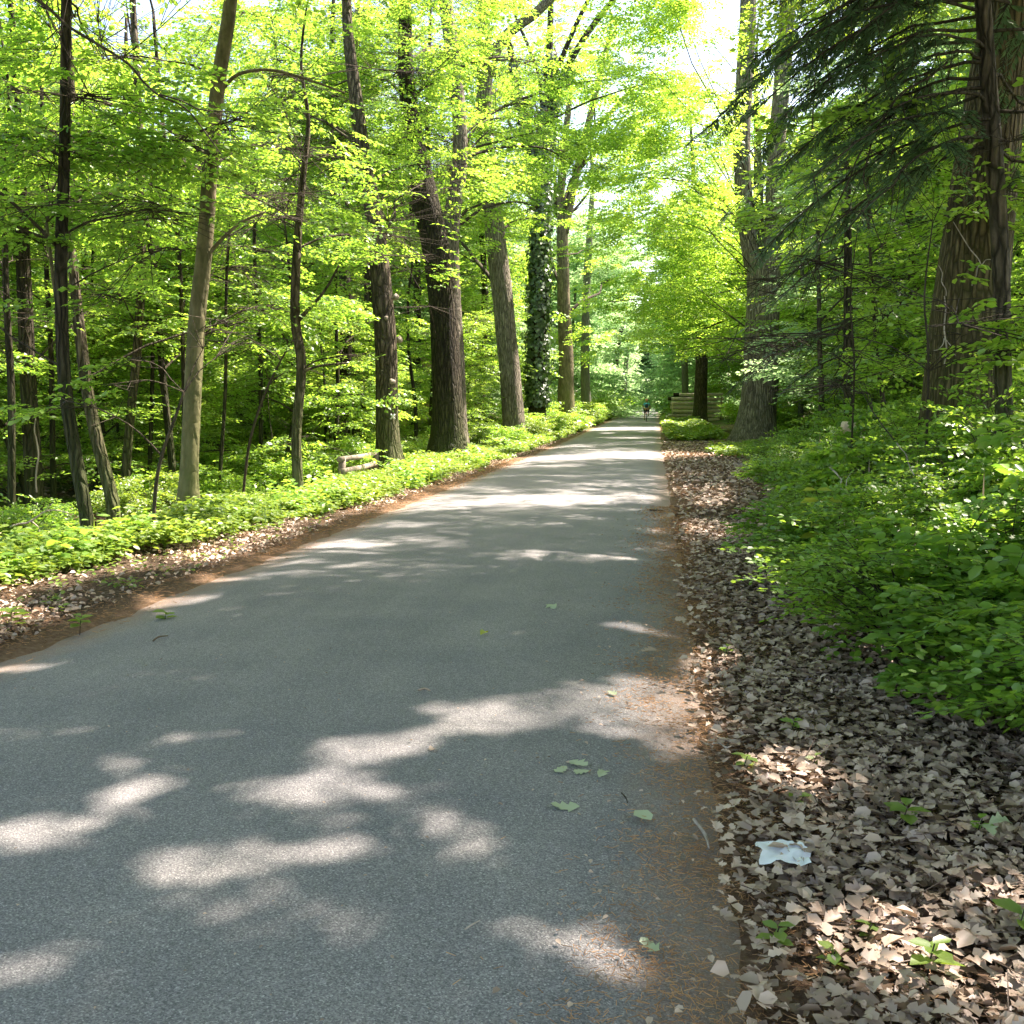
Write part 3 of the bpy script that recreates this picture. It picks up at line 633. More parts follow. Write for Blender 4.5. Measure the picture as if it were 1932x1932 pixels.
# its trunk and drooping boughs
sy = 11.2
sb = P(1896, 800, sy); spruce.location = (sb.x, sb.y, float(H(sb.x, sb.y)))
sp_pts, sp_r = trunk(spruce, [(1896,860,30),(1892,700,29),(1888,500,29),(1876,300,29),(1862,120,27),(1852,-30,26)], sy, 'bark', 23, top=12, flare=.1, lump=.03)

def spruce_boughs(root, pts, rads, specs, seed, mat='needle', dens=1.0):
    r = np.random.default_rng(seed); mb = MB(); C, D, N, L = [], [], [], []
    for (z, az, ln, rise) in specs:
        i = min(range(len(pts)), key=lambda i: abs(pts[i].z - z)); s = pts[i].copy(); s.z = z
        h = Vector((math.cos(az), math.sin(az), 0)); sd = Vector((-h.y, h.x, 0))
        P_ = [s]; m = 9; wob = r.normal(0, .05, m)
        for j in range(1, m + 1):
            t = j / m
            P_.append(s + h * ln * t + Vector((0, 0, rise * ln * t - .95 * ln * t * t * .5)) + sd * (wob[j - 1] * ln * .5))
        mb.tube(P_, [.017 * (1 - .85 * j / m) + .003 for j in range(m + 1)], k=5, cap=False)
        # side branchlets, drooping
        for j in range(int(ln * 11 * dens)):
            t = r.uniform(.22, 1); k = min(int(t * m), m - 1); p = P_[k].lerp(P_[k + 1], t * m - k)
            sgn = r.choice([-1, 1]); bl = (.25 + .75 * (1 - t)) * r.uniform(.35, .85) * min(1, ln / 2.4) + .15
            q = p + h * bl * .55 + sd * sgn * bl * .7 + Vector((0, 0, -bl * r.uniform(.25, 1.0)))
            mid = p.lerp(q, .5) + Vector((0, 0, .06 * bl))
            mb.tube([p, mid, q], [.006, .004, .002], k=3, cap=False)
            if r.uniform() < .13: continue       # bare one
            nn = int(bl / .022)
            ax = (q - p).normalized(); sde = ax.cross(Vector((0, 0, 1))).normalized()
            ts = np.linspace(.08, 1, nn)
            for a_ in ts:
                b = p.lerp(mid, a_ * 2) if a_ < .5 else mid.lerp(q, a_ * 2 - 1)
                for s2 in (-1, 1):
                    C.append(b[:]); D.append((ax * .75 + sde * s2 * r.uniform(.5, 1) + Vector((0, 0, r.uniform(-.35, .1))))[:])
                    N.append((r.normal(0, .3), r.normal(0, .3), 1)); L.append(r.uniform(.07, .13) * (1.15 - .5 * a_))
        if r.uniform() < .5:                     # hanging bare twigs
            for _ in range(3):
                t = r.uniform(.3, .9); k = min(int(t * m), m - 1); p = P_[k]
                a_ = r.uniform(0, 6.28); l2 = r.uniform(.3, .9)
                mb.tube([p, p + Vector((.15 * math.cos(a_), .15 * math.sin(a_), -.45)) * l2, p + Vector((.3 * math.cos(a_ + .6), .3 * math.sin(a_ + .6), -1)) * l2], [.005, .004, .002], k=3, cap=False)
    mb.build('branches', M['twig'], root, off=root.location)
    leaves('needles', np.array(C), np.array(D), np.array(N), np.array(L), M[mat], root, off=root.location, width=.22, curl=0)
    COUNT[0] += len(C)
rs = np.random.default_rng(5); specs = []
for i in range(44):
    z = 4.1 + 3.3 * (i + rs.uniform(0, 1)) / 44
    az = PI + rs.uniform(-.65, .75) if i % 5 else rs.uniform(-1.2, 1.2)
    specs.append((z, az, rs.uniform(1.3, 2.75), rs.uniform(-.1, .22)))
spruce_boughs(spruce, sp_pts, sp_r, specs, 6)
# a second spruce stands further back and gives the lower blue-green boughs
sp2 = tree('spruce_tree', 'further spruce whose blue-green lower boughs hang right of the twin-stemmed tree', [(1602,800,20),(1601,700,18),(1600,560,16),(1600,400,13),(1600,250,9)], 22, 'bark_dark', 24, [], flare=.1, k=10)
p2, r2 = px_path([(1602,800,20),(1601,700,18),(1600,560,16),(1600,400,13),(1600,250,9)], 22)
pp = [p2[0].lerp(p2[-1], i / 30) for i in range(31)]
specs = []
for i in range(34):
    z = 2.6 + 5.5 * (i + rs.uniform(0, 1)) / 34
    specs.append((z, rs.uniform(0, 2 * PI), rs.uniform(1.3, 2.6), rs.uniform(-.2, .1)))
spruce_boughs(sp2, pp, None, specs, 8, dens=.6)
# bare thin dead branches by the furrowed trunk
mb = MB(); r = np.random.default_rng(31)
dead_c = P(1800, 560, 12.0)
tree('log_pile_tree', 'dark trunk standing right in front of the log pile', [(1320,788,26),(1322,730,23),(1324,670,22),(1318,600,19),(1312,520,16)], 79, 'bark', 25,
     [(30, -1.5, 0, (.5, 6), (5.6, 16), (1.6, 2.6), 42), (10, 0, 0, (1, 6), (15, 26), (1.8, 2.8), 43)], leafL=.2, spr=1.3, dens=5.5, keepf=corridor, top=24, leafm='leaf_lime', twigs=False, flare=.25)
tree('forest_tree', 'thin pale trunk sticking up behind the log pile', [(1293,770,13),(1292,700,12),(1290,600,9)], 92, 'bark_far', 26,
     [(14, 0, 0, (1, 6), (7, 22), (2, 3), 44)], leafL=.24, spr=1.4, dens=4, keepf=corridor, top=20, leafm='leaf_haze', twigs=False)
R_ = [(1549,792,11,1546,640,9,27,'thin trunk in the right wood nearest the twin-stemmed tree'), (1640,790,12,1652,640,9,30,'pale slim trunk leaning right, in the right wood behind the shrubs'),
      (1668,800,9,1655,670,8,17,'crooked dark stem standing alone behind the shrubs, mid right wood'), (1727,770,16,1722,560,14,30,'straight brown trunk just left of the huge furrowed trunk'),
      (1585,785,15,1588,600,12,38,'mossy trunk deep in the right wood under the blue-green boughs'), (1510,790,10,1512,640,9,46,'distant thin trunk close right of the twin-stemmed tree')]
for i, (u, v, wd, u2, v2, w2, y, lab) in enumerate(R_):
    tree('forest_tree', lab, [(u, v, wd), (.5 * (u + u2) + 2, .5 * (v + v2), .5 * (wd + w2)), (u2, v2, w2), (2 * u2 - u, 2 * v2 - v - 60, w2 * .7)], y, ['bark', 'bark_far', 'twig', 'bark'][i % 4], 60 + i,
         [(9, 2.0 if u < 1560 else .6, .5, (.3, 2.4), (2.6, 8.5), (1.0, 1.6), 60 + i)], leafL=.10, spr=.7, dens=13, flare=.1, group=WOODR, top=11, leafm='leaf_lime', k=10, keepf=off_path)
# saplings at the right wood edge carrying the bright flat maple sprays
for i, (u, y, zr, lab) in enumerate([(1600, 15, (1.8, 4.2), 'young maple with bright flat sprays behind the shrubs, centre of the right wood'), (1740, 11.0, (1.7, 4.6), 'young maple with yellow-green sprays left of the furrowed trunk'),
                                     (1535, 47, (1.5, 5.5), 'leafy young tree right behind the twin-stemmed tree'), (1890, 16, (1.2, 5.5), 'bright young tree behind the furrowed trunk at the right edge')]):
    z0 = P(u, 769, y)
    tree('young_maple', lab, [(u, 769 + 1.55 / y * F, 60 / y), (u + 12, 700, 50 / y), (u + 4, 560, 40 / y), (u + 20, 420, 22 / y)], y, 'twig', 80 + i,
         [(9, -.2, 0, (.2, 1.9), zr, (.6, 1.1), 80 + i)], leafL=.085, spr=.5, dens=20, flare=0, six=True, k=7, leafm='leaf_lime', keepf=off_path, group='young maples in the right wood')
# trees of the right row whose trunks stand beside or behind the camera and whose crowns shade the road
for i, (x, y, zr, n, rad, lab) in enumerate([(4.8, 4.2, (7.5, 12), 30, 6.0, 'tall tree beside the camera on the right whose crown shades the road'), (5.2, -2.5, (7.5, 12), 14, 5.0, 'tall tree behind the camera on the right'),
                                             (9.5, 9.5, (8.5, 13), 18, 6.0, 'tall tree inside the right wood beyond the frame edge'), (9.8, 20.5, (9.5, 15), 22, 6.5, 'tall tree behind the furrowed trunk, hidden by the spruce'),
                                             (9.5, 29, (13.5, 18), 12, 6.5, 'tall tree between the spruce and the twin-stemmed tree'), (-6.2, 4.5, (7.5, 11), 14, 4.0, 'tall tree beside the camera on the left')]):
    g = float(H(x, y)); root = thing('shade_tree', lab, 'tree', (x, y, g), 'tall trees whose crowns roof the road')
    pts = [Vector((x, y, g - .3)), Vector((x, y, g + .5)), Vector((x + .1, y + .1, 4)), Vector((x - .1, y, 8)), Vector((x, y + .2, zr[1])), Vector((x + .2, y, zr[1] + 2))]
    rd = [.34, .30, .27, .22, .12, .05]
    mb2 = MB(); mb2.tube(pts, rd, k=16, lump=.05, flare=.4, seed=i, sub=4); mb2.build('trunk', M['bark'], root, off=root.location)
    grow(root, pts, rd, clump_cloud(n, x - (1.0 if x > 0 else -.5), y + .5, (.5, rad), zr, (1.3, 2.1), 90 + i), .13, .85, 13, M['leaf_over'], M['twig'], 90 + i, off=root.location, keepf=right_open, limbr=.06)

# --- the wood behind: four kinds of small-leaved tree, copied
def proto_tree(name, seed, h, zr, n, rad, leafm, leafL, spr, dens, bark, tr, R=(1.2, 2.0), twigs=True):
    root = thing(name, 'forest tree', 'tree')
    r = random.Random(seed)
    pts = [Vector((0, 0, -.8)), Vector((0, 0, .4))]; x = y = 0
    for j in range(1, 6):
        x += r.uniform(-.25, .25); y += r.uniform(-.25, .25); pts.append(Vector((x, y, h * j / 5)))
    rd = [tr * 1.2, tr, tr * .85, tr * .7, tr * .55, tr * .4, tr * .15]
    mb2 = MB(); mb2.tube(pts, rd, k=10, lump=.05, flare=.2, seed=seed, sub=3); mb2.build('trunk', M[bark], root)
    grow(root, pts, rd, clump_cloud(n, 0, 0, (.3, rad), zr, R, seed), leafL, spr, dens, M[leafm], M['twig'], seed, cull=False, limbr=.05, twigs=twigs)
    return root
def copy_tree(root, loc, rz, sc, label, group):
    c = root.copy(); COL.objects.link(c); c.location = loc; c.rotation_euler = (0, 0, rz); c.scale = sc; c['label'] = label; c['group'] = group
    for ch in root.children:
        k = ch.copy(); COL.objects.link(k); k.parent = c
    return c
protos_u = [proto_tree('young_beech', 201 + i, 6.5, (.9, 6.5), 20, 2.2, ['leaf', 'leaf_lime', 'leaf_lime'][i], .085, .55, 18, 'bark_dark', .055, R=(.7, 1.2)) for i in range(3)]
protos_b = [proto_tree('woodland_tree', 211 + i, 15, (2.0, 14.5), 34, 3.6, ['leaf_lime', 'leaf_haze', 'leaf'][i], .14, .95, 9, ['bark', 'bark_far', 'bark_dark'][i], .15) for i in range(3)]
def taken(lst, x, y, d): return any((x - a) ** 2 + (y - b) ** 2 < d * d for a, b in lst)
r = random.Random(4); used = []; cnt = {}
where = lambda u: 'far left' if u < 250 else 'left' if u < 550 else 'centre left' if u < 900 else 'centre' if u < 1300 else 'centre right' if u < 1560 else 'right' if u < 1760 else 'far right'
def scatter(protos, n, gen, mind, group, what, sc=(.8, 1.15)):
    k = 0; tries = 0
    while k < n and tries < 4000:
        tries += 1; x, y = gen(r)
        if taken(used, x, y, mind) or (20 < y < 66 and abs(x + .252 * y) < .9 + .02 * y): continue
        d = Vector((x, y, 0)); cd = ROT.transposed() @ (d - Vector((0, 0, EYE))); u = CX + cd.x / -cd.z * F if cd.z < 0 else -999
        if not -250 < u < 2200: continue
        used.append((x, y)); p = protos[k % len(protos)]; s = r.uniform(*sc)
        lab = '%s %s metres off, %s of the photo' % (what, int(round(math.hypot(x, y) / (5 if y < 50 else 10)) * (5 if y < 50 else 10)), where(u))
        if k < len(protos): o = p; o.location = (x, y, float(H(x, y))); o.rotation_euler = (0, 0, r.uniform(0, 6.28)); o['label'] = lab; o['group'] = group
        else: copy_tree(p, (x, y, float(H(x, y))), r.uniform(0, 6.28), (s, s, s * r.uniform(.9, 1.1)), lab, group)
        k += 1
scatter(protos_u, 40, lambda r: (lambda y: (r.uniform(-24, -11.5 if y < 24 else -8.6), y))(r.uniform(13, 52)), 2.0, 'young beeches under the left wood', 'young beech with layered green sprays')
scatter(protos_b, 92, lambda r: (r.uniform(-62, -11.5), r.uniform(24, 105)), 3.7, 'woodland trees behind the left row', 'leafy woodland tree', sc=(.95, 1.35))
scatter(protos_b, 48, lambda r: (r.uniform(7.5, 44), r.uniform(27, 100)), 3.6, 'woodland trees in the right wood', 'leafy woodland tree', sc=(.95, 1.3))
protos_r = [copy_tree(p, (0, 0, -60), 0, (1, 1, 1), 'x', 'y') for p in protos_u]
scatter(protos_r, 22, lambda r: (r.uniform(6.5, 20), r.uniform(18, 44)), 2.2, 'young beeches under the right wood', 'young beech with bright sprays', sc=(.6, .9))
# trees closing the far end of the road
pf = [proto_tree('distant_tree', 231 + i, 19, (.8, 20), 30, 4.2, 'leaf_haze', .32, 1.9, 3.2, 'bark_far', .22, R=(1.8, 3), twigs=False) for i in range(2)]
k = 0
for y in list(range(100, 215, 13)) + [222, 226, 230]:
    for x in ((-8.5, 4.6) if y < 220 else (-7.5, -1.5, 4.0)):
        xx = x + r.uniform(-.8, .8); lab = 'hazy distant tree on the %s of the road about %d metres away' % ('left' if x < -4 else 'right' if x > 2 else 'far end', y)
        rz = r.uniform(0, 6.28); s = r.uniform(.85, 1.1)
        if k < 2: o = pf[k]; o.location = (xx, y, float(H(xx, y))); o['label'] = lab; o['group'] = 'distant trees closing the avenue'
        else: copy_tree(pf[k % 2], (xx, y, float(H(xx, y))), rz, (s * (1 if y > 218 else .75), s * .8, s), lab, 'distant trees closing the avenue')
        k += 1
# the far wood on both sides: one green mass of leaves
def far_wood(name, label, n, xr, yr, hmax, seed):
    r = np.random.default_rng(seed); nc = n // 60
    cx, cy = r.uniform(*xr, nc), r.uniform(*yr, nc); cz = hmax * r.uniform(0, 1, nc) ** 1.25; R = r.uniform(1.2, 2.6, nc)
    k = np.repeat(np.arange(nc), 60); m = len(k); o = r.normal(0, .5, (m, 3)) * R[k][:, None] * [1, 1, .45]
    C = np.stack([cx[k], cy[k], H(cx[k], cy[k]) + .3 + cz[k]], 1) + o
    D = r.normal(0, 1, (m, 3)) * [1, 1, .3]; N = r.normal(0, .45, (m, 3)) + [0, 0, 1]
    tag(leaves(name, C, D, N, r.uniform(.3, .6, m), M['leaf_haze'], width=.75), label, 'woodland', kind='stuff'); COUNT[0] += m
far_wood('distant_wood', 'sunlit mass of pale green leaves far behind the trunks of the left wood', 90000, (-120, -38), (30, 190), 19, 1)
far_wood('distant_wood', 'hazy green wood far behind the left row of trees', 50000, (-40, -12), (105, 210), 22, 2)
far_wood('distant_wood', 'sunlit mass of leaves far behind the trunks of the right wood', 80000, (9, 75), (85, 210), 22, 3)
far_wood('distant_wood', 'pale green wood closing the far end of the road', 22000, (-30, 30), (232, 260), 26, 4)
print('LEAVES', COUNT[0])
# ------------------------------------------------------------------ dead leaves on the ground
def lobed(name, C, D, N, L, mat, rng, parent=None, off=None, width=.34, curl=1.0):
    """oak-like leaves: 7 stations of left / midrib / right"""
    n = len(C); D = unit(D); N = unit(N - D * np.sum(N * D, -1, keepdims=True)); B = np.cross(N, D)
    st = np.array([0, .12, .26, .40, .54, .68, .84, 1.0]); wd = np.array([.04, .42, .95, .48, 1.0, .50, .66, .02]); fw = np.array([0, .0, .05, -.03, .05, -.02, .0, 0])
    bend = rng.normal(.0, .5, (n, 1)) * curl; cup = np.abs(rng.normal(.35, .35, (n, 1))) * np.where(rng.uniform(size=(n, 1)) < .3, -1, 1) * curl
    tw = rng.normal(0, .4, (n, 1)) * curl
    vs = []
    for i, (s, w_, f) in enumerate(zip(st, wd, fw)):
        mid = C + D * (L * s)[:, None] + N * (bend * (s * s - s * .9)) * L[:, None]
        wl = (w_ * rng.uniform(.7, 1.2, n) * width * L)[:, None]; wr = (w_ * rng.uniform(.7, 1.2, n) * width * L)[:, None]
        up = cup + tw * (s - .5) * 2; up2 = cup - tw * (s - .5) * 2
        vs += [mid + B * wl + D * (f + w_ * .05) * L[:, None] + N * wl * up, mid, mid - B * wr + D * (f + w_ * .05) * L[:, None] + N * wr * up2]
    V = np.stack(vs, 1).reshape(-1, 3); b = np.arange(n)[:, None] * 24
    Fs = []
    for i in range(7):
        a = i * 3
        Fs += [b + np.array([[a, a + 1, a + 4, a + 3]]), b + np.array([[a + 1, a + 2, a + 5, a + 4]])]
    return mesh_np(name, V, [np.concatenate(Fs)], mat, parent, False, off)
rng = np.random.default_rng(17)
def flat_dirs(n, tilt=.35):
    a = rng.uniform(0, 2 * PI, n); D = np.stack([np.cos(a), np.sin(a), rng.normal(0, tilt * .5, n)], 1)
    return D, np.stack([rng.normal(0, tilt, n), rng.normal(0, tilt, n), np.ones(n)], 1)
def area(n, x0, x1, y0, y1, f, pw=1.0):
    y = y0 + (y1 - y0) * rng.uniform(0, 1, n) ** pw; x = rng.uniform(x0, x1, n)
    k = rng.uniform(0, 1, n) < f(x, y); return x[k], y[k]
def litter(name, label, spec, size, mat, lob, lift=.015, tilt=.35):
    x, y = area(*spec); n = len(x); D, N = flat_dirs(n, tilt)
    z = surf(x, y) + rng.uniform(.002, lift, n) + .012 + np.where((x > XR - .1) & (x < XR + .3), .014, 0)
    C = np.stack([x, y, z], 1); L = size * rng.uniform(.45, 1.3, n)
    o = lobed(name, C, D, N, L, M[mat], rng, width=.36, curl=.8) if lob else leaves(name, C, D, N, L, M[mat], six=True, width=.7, curl=.15)
    tag(o, label, 'leaf litter', kind='stuff'); COUNT[0] += n
edge = lambda x, y: ss(.02 + .10 * np.sin(y * 1.9) + .08 * np.sin(y * 5.1), .75 + .1 * np.sin(y * 1.3), x)
litter('leaf_litter', 'pale curled oak leaves covering the ground at the bottom right', (19000, .2, 4.2, 1.8, 6.2, edge), .056, 'litter', True, .05, .34)
litter('leaf_litter', 'darker old leaves lying under the pale oak leaves at the bottom right', (9000, .3, 4.2, 1.8, 6.5, edge), .06, 'litter_dark', True, .02, .3)
litter('leaf_litter', 'smooth-edged dry leaves mixed into the litter at the bottom right', (7000, .2, 4.2, 1.8, 9, edge), .058, 'litter', False, .05, .5)
litter('leaf_litter', 'carpet of brown leaves along the path right of the road', (13000, .2, 4.2, 6.2, 14, edge), .07, 'litter', True, .04, .4)
litter('leaf_litter', 'distant leaf carpet on the path towards the two-stemmed tree', (13000, .25, 4.5, 14, 50, edge), .11, 'litter', False, .04)
ledge = lambda x, y: ss(-4.08, -4.4, x) * (.55 + .45 * np.sin(y * 1.1 + x))
litter('leaf_litter', 'pinkish dry leaves between the left road edge and the green verge plants', (30000, -6.0, -4.1, 5, 44, ledge, 1.8), .055, 'litter', False, .04, .45)
litter('leaf_litter', 'old leaves scattered over the wood floor behind the left verge', (15000, -20, -6.3, 6, 40, lambda x, y: .55 + .45 * np.sin(x * 1.7) * np.sin(y * .9), 1.3), .10, 'litter', False, .04, .4)
litter('leaf_litter', 'leaves scattered over the floor of the right wood', (12000, 3.5, 20, 9, 45, lambda x, y: .6 + 0 * x, 1.3), .11, 'litter', False, .04, .4)
litter('leaf_scraps', 'small pale leaf scraps strewn over the road edge', (1500, -.9, .9, 1.9, 20, lambda x, y: ss(-1.0, .3, x) * .8, 1.5), .022, 'litter', False, .004, .2)
litter('leaf_scraps', 'tiny bits of leaf scattered across the asphalt', (1600, -3.9, .2, 1.8, 22, lambda x, y: .25 + .5 * ss(-1, .3, x), 1.5), .014, 'litter', False, .002, .1)

def needles(name, label, n, f, x0, x1, y0, y1, ln, pw=1.4):
    x, y = area(n, x0, x1, y0, y1, f, pw); n = len(x); a = rng.uniform(0, 2 * PI, n); l = ln * rng.uniform(.5, 1.5, n)
    z = surf(x, y) + rng.uniform(.004, .012, n) + np.where((x > XR - .05) | (x < XL + .05), .02, 0)
    A = np.stack([x, y, z], 1); B = A + np.stack([np.cos(a) * l, np.sin(a) * l, rng.normal(0, .12, n) * l], 1)
    mb = MB(); r_ = .0009 + .00018 * y; mb.sticks(A, B, r_, r_ * .6)
    tag(mb.build(name, M['duff'], None, smooth=False), label, 'needle litter', kind='stuff')
needles('needle_litter', 'rusty needles and bits banked along the right road edge', 120000, lambda x, y: np.exp(-((x - .27 - .06 * np.sin(y * 2) - .04 * np.sin(y * 7)) / .31) ** 2) * (.55 + .45 * np.sin(x * 9 + y * 3) * np.sin(y * 5)), -.75, 1.2, 1.8, 16, .024, 1.7)
needles('needle_litter', 'rusty needles gathered along the left road edge', 12000, lambda x, y: np.exp(-((x + 4.15 - .06 * np.sin(y * 2)) / .25) ** 2), -4.9, -3.4, 4.5, 30, .035)

# small fallen twigs caught in the dead leaves
x, y = area(260, .4, 3.6, 1.9, 9, edge, 1.2); n_ = len(x); a_ = rng.uniform(0, 6.28, n_); l_ = rng.uniform(.06, .28, n_)
A_ = np.stack([x, y, H(x, y) + .06], 1); B_ = A_ + np.stack([np.cos(a_) * l_, np.sin(a_) * l_, rng.normal(0, .15, n_) * l_], 1)
mb = MB(); mb.sticks(A_, B_, .003, .0015); tag(mb.build('twig_litter', M['litter_dark'], None, smooth=False), 'thin fallen twigs caught among the dead leaves on the right', 'twigs', kind='stuff')
# ------------------------------------------------------------------ low green plants
def xedge0(y): return np.interp(y, [4.4, 8, 12, 18], [2.6, 2.0, 2.3, 2.8])
def herbs(name, label, n, f, x0, x1, y0, y1, hgt, leafL, mat, per=7, pw=1.3, cat='ground cover'):
    x, y = area(n, x0, x1, y0, y1, f, pw); n = len(x)
    hh = hgt(x, y) * rng.uniform(.55, 1.1, n); g = H(x, y)
    k = np.repeat(np.arange(n), per); m = len(k); a = rng.uniform(0, 2 * PI, m); t = rng.uniform(.45, 1, m)
    base = np.stack([x[k], y[k], g[k] + hh[k] * t], 1); D = np.stack([np.cos(a), np.sin(a), rng.normal(-.05, .22, m)], 1)
    st = base + D * .03; N = np.stack([rng.normal(0, .28, m), rng.normal(0, .28, m), np.ones(m)], 1)
    L = leafL * rng.uniform(.65, 1.25, m) * (1 + .012 * y[k])
    o = tag(leaves(name, st, D, N, L, M[mat], six=True, width=.62, curl=.06), label, cat, kind='stuff'); COUNT[0] += m
    return o
def rib(x, y):                                # ribbon of plants between the litter strip and the ditch
    inner = -4.4 - .95 * (1 - ss(7, 17, y)) + .12 * np.sin(y * 1.3) + .08 * np.sin(y * 3.7)
    outer = -6.4 + .1 * np.sin(y * 1.1)
    return ss(inner + .1, inner - .35, x) * ss(outer - .3, outer + .2, x) * np.clip(.75 + .5 * np.sin(x * 5 + y * 1.7) * np.sin(y * 2.9), .15, 1)
herbs('verge_plants', 'bright ribbon of broad-leaved plants along the left verge', 34000, rib, -7.1, -4.2, 7, 62, lambda x, y: (.19 + .07 * np.sin(x * 3 + y) + .06 * np.sin(x * 7 - y * 3) + .08 * ss(-4.6, -5.6, x)) * (1 - .5 * ss(13, 16, y) * (1 - ss(24, 27, y)) * ss(-5.4, -6.0, x)), .07, 'leaf_herb', per=7, pw=1.5)
herbs('verge_plants', 'low pale plants at the left corner of the verge', 1500, lambda x, y: ss(-5.3, -6.2, x) * .8, -9, -5.2, 4.5, 9, lambda x, y: .16 + 0 * x, .06, 'leaf_herb', per=6)
herbs('verge_plants', 'green patch on the verge in front of the log pile', 5200, lambda x, y: ss(.35, .8, x) * (y > 44) , .4, 3.0, 44, 100, lambda x, y: .38 + .1 * np.sin(x * 3), .12, 'leaf_herb', per=7, pw=1.0)
herbs('verge_plants', 'mound of green plants at the foot of the two-stemmed tree', 1600, lambda x, y: ((x - 3.6) / 1.9) ** 2 + ((y - 34) / 5) ** 2 < 1, 1.6, 5.6, 28, 40, lambda x, y: .28 + 0 * x, .10, 'leaf_herb', per=7)
herbs('verge_plants', 'bright plants along the far left verge towards the bend', 4200, lambda x, y: ss(-4.1, -4.5, x), -7.5, -4.1, 58, 150, lambda x, y: .5 + .2 * np.sin(y * .3), .16, 'leaf_herb', per=7, pw=1.2)
herbs('undergrowth', 'green undergrowth covering the floor of the right wood', 15000, lambda x, y: ss(4.6, 6.5, x) * (.6 + .4 * np.sin(x + y * .7)), 4.5, 28, 13, 70, lambda x, y: .5 + .25 * np.sin(x * .7 + y * .5), .12, 'leaf_herb', per=7, pw=1.2)
herbs('undergrowth', 'low green undergrowth in the wood behind the left row', 16000, lambda x, y: ss(-8.2, -11, x) * (.5 + .5 * np.sin(x * .5 + y * .37)) * np.where(x > -13, ss(20, 27, y), ss(10, 16, y)), -40, -8, 8, 75, lambda x, y: .4 + .25 * np.sin(x * .7 + y * .5), .12, 'leaf_herb', per=7, pw=1.2)
herbs('undergrowth', 'dark green plants between the rail and the thick trunks of the left row', 5000, lambda x, y: ss(-6.9, -7.4, x) * np.where((x > -8.6) & (y < 26), 0, 1) * ss(17, 21, y), -11, -6.3, 17, 40, lambda x, y: .55 + .2 * np.sin(x * 1.7 + y), .09, 'leaf_shrub', per=9, pw=1.2)

def grass(name, label, n, f, x0, x1, y0, y1, ln, mat, pw=1.4):
    x, y = area(n, x0, x1, y0, y1, f, pw); n = len(x); a = rng.uniform(0, 2 * PI, n)
    C = np.stack([x, y, H(x, y) + .01], 1); D = np.stack([np.cos(a) * .45, np.sin(a) * .45, np.ones(n)], 1); N = np.stack([np.cos(a), np.sin(a), np.zeros(n)], 1)
    tag(leaves(name, C, D, N, ln * rng.uniform(.5, 1.3, n), M[mat], width=.05, curl=.12), label, 'grass', kind='stuff'); COUNT[0] += n
grass('grass', 'thin grass blades standing among the left verge plants', 7000, lambda x, y: rib(x, y) * (np.sin(x * 4 + y * 1.3) > -.2), -6.8, -4.3, 6, 50, .28, 'leaf_herb')
grass('grass', 'dry pale stalks sticking out of the thicket right of the path', 500, lambda x, y: (x > xedge0(y)), 1.4, 7, 4.5, 18, .9, 'litter')
herbs('verge_plants', 'darker larger-leaved weeds mixed into the left verge ribbon', 2600, lambda x, y: rib(x, y) * (np.sin(x * 2.3 + y * .9) > .1), -6.9, -4.3, 6.5, 45, lambda x, y: .36 + 0 * x, .10, 'leaf', per=6, pw=1.4)
herbs('verge_plants', 'scattered small green plants on the dirt beside the left road edge', 160, lambda x, y: np.ones_like(x), -5.6, -4.3, 5.5, 16, lambda x, y: .08 + 0 * x, .05, 'leaf_herb', per=5)
# ------------------------------------------------------------------ shrubs
def proto_shrub(name, seed, rad, h, n, spr, leafL, leafm, six=True, width=.78):
    root = thing(name, 'green shrub', 'shrub'); r = np.random.default_rng(seed); mb = MB(); O, A, Z = [], [], []
    for i in range(n):
        a = r.uniform(0, 2 * PI); rr = rad * math.sqrt(r.uniform(.02, 1)); hh = h * (1 - .45 * (rr / rad) ** 2) * r.uniform(.55, 1.05)
        b = Vector((r.normal(0, .08), r.normal(0, .08), -.05)); e = Vector((rr * math.cos(a), rr * math.sin(a), hh)); mid = b.lerp(e, .5) + Vector((0, 0, .12 * h))
        pts = [b, b.lerp(mid, .55) + Vector((0, 0, .05)), mid, mid.lerp(e, .55) + Vector((0, 0, .03)), e]
        mb.tube(pts, [.007, .006, .005, .0035, .002], k=4, cap=False)
        for t in (.3, .45, .58, .7, .82, .92, 1.0):
            if t < .5 and r.uniform() < .4: continue
            p, _ = path_at(pts, [0] * 5, t); az = a + r.normal(0, 1.0)
            O.append(p[:]); A.append((math.cos(az), math.sin(az), r.uniform(-.1, .5))); Z.append((r.normal(0, .3), r.normal(0, .3), 1))
    O, A, Z = map(np.array, (O, A, Z))
    C, D, N, L, s0, s1 = sprays(O, A, Z, spr * r.uniform(.6, 1.3, len(O)), leafL, r)
    k = C[:, 2] > .04; mb.sticks(s0, s1, .0018, .001)
    mb.build('stems', M['twig'], root); leaves('foliage', C[k], D[k], N[k], L[k], M[leafm], root, six=six, width=width); COUNT[0] += k.sum()
    return root
ps = [proto_shrub('leafy_shrub', 301 + i, [.75, .85, .65, .8][i], [1.05, 1.2, .95, 1.1][i], [26, 30, 18, 26][i], .36, [.040, .034, .062, .045][i], ['leaf_shrub', 'leaf_shrub', 'leaf_herb2', 'leaf_shrub'][i], width=[.78, .75, .6, .85][i]) for i in range(4)]
def xedge(y): return np.interp(y, [3.9, 4.4, 5, 6.5, 8, 12, 18, 23, 28, 33], [2.5, 1.85, 1.75, 1.55, 1.45, 1.85, 2.2, 2.6, 3.2, 4.6])
sh = []; r = random.Random(9)
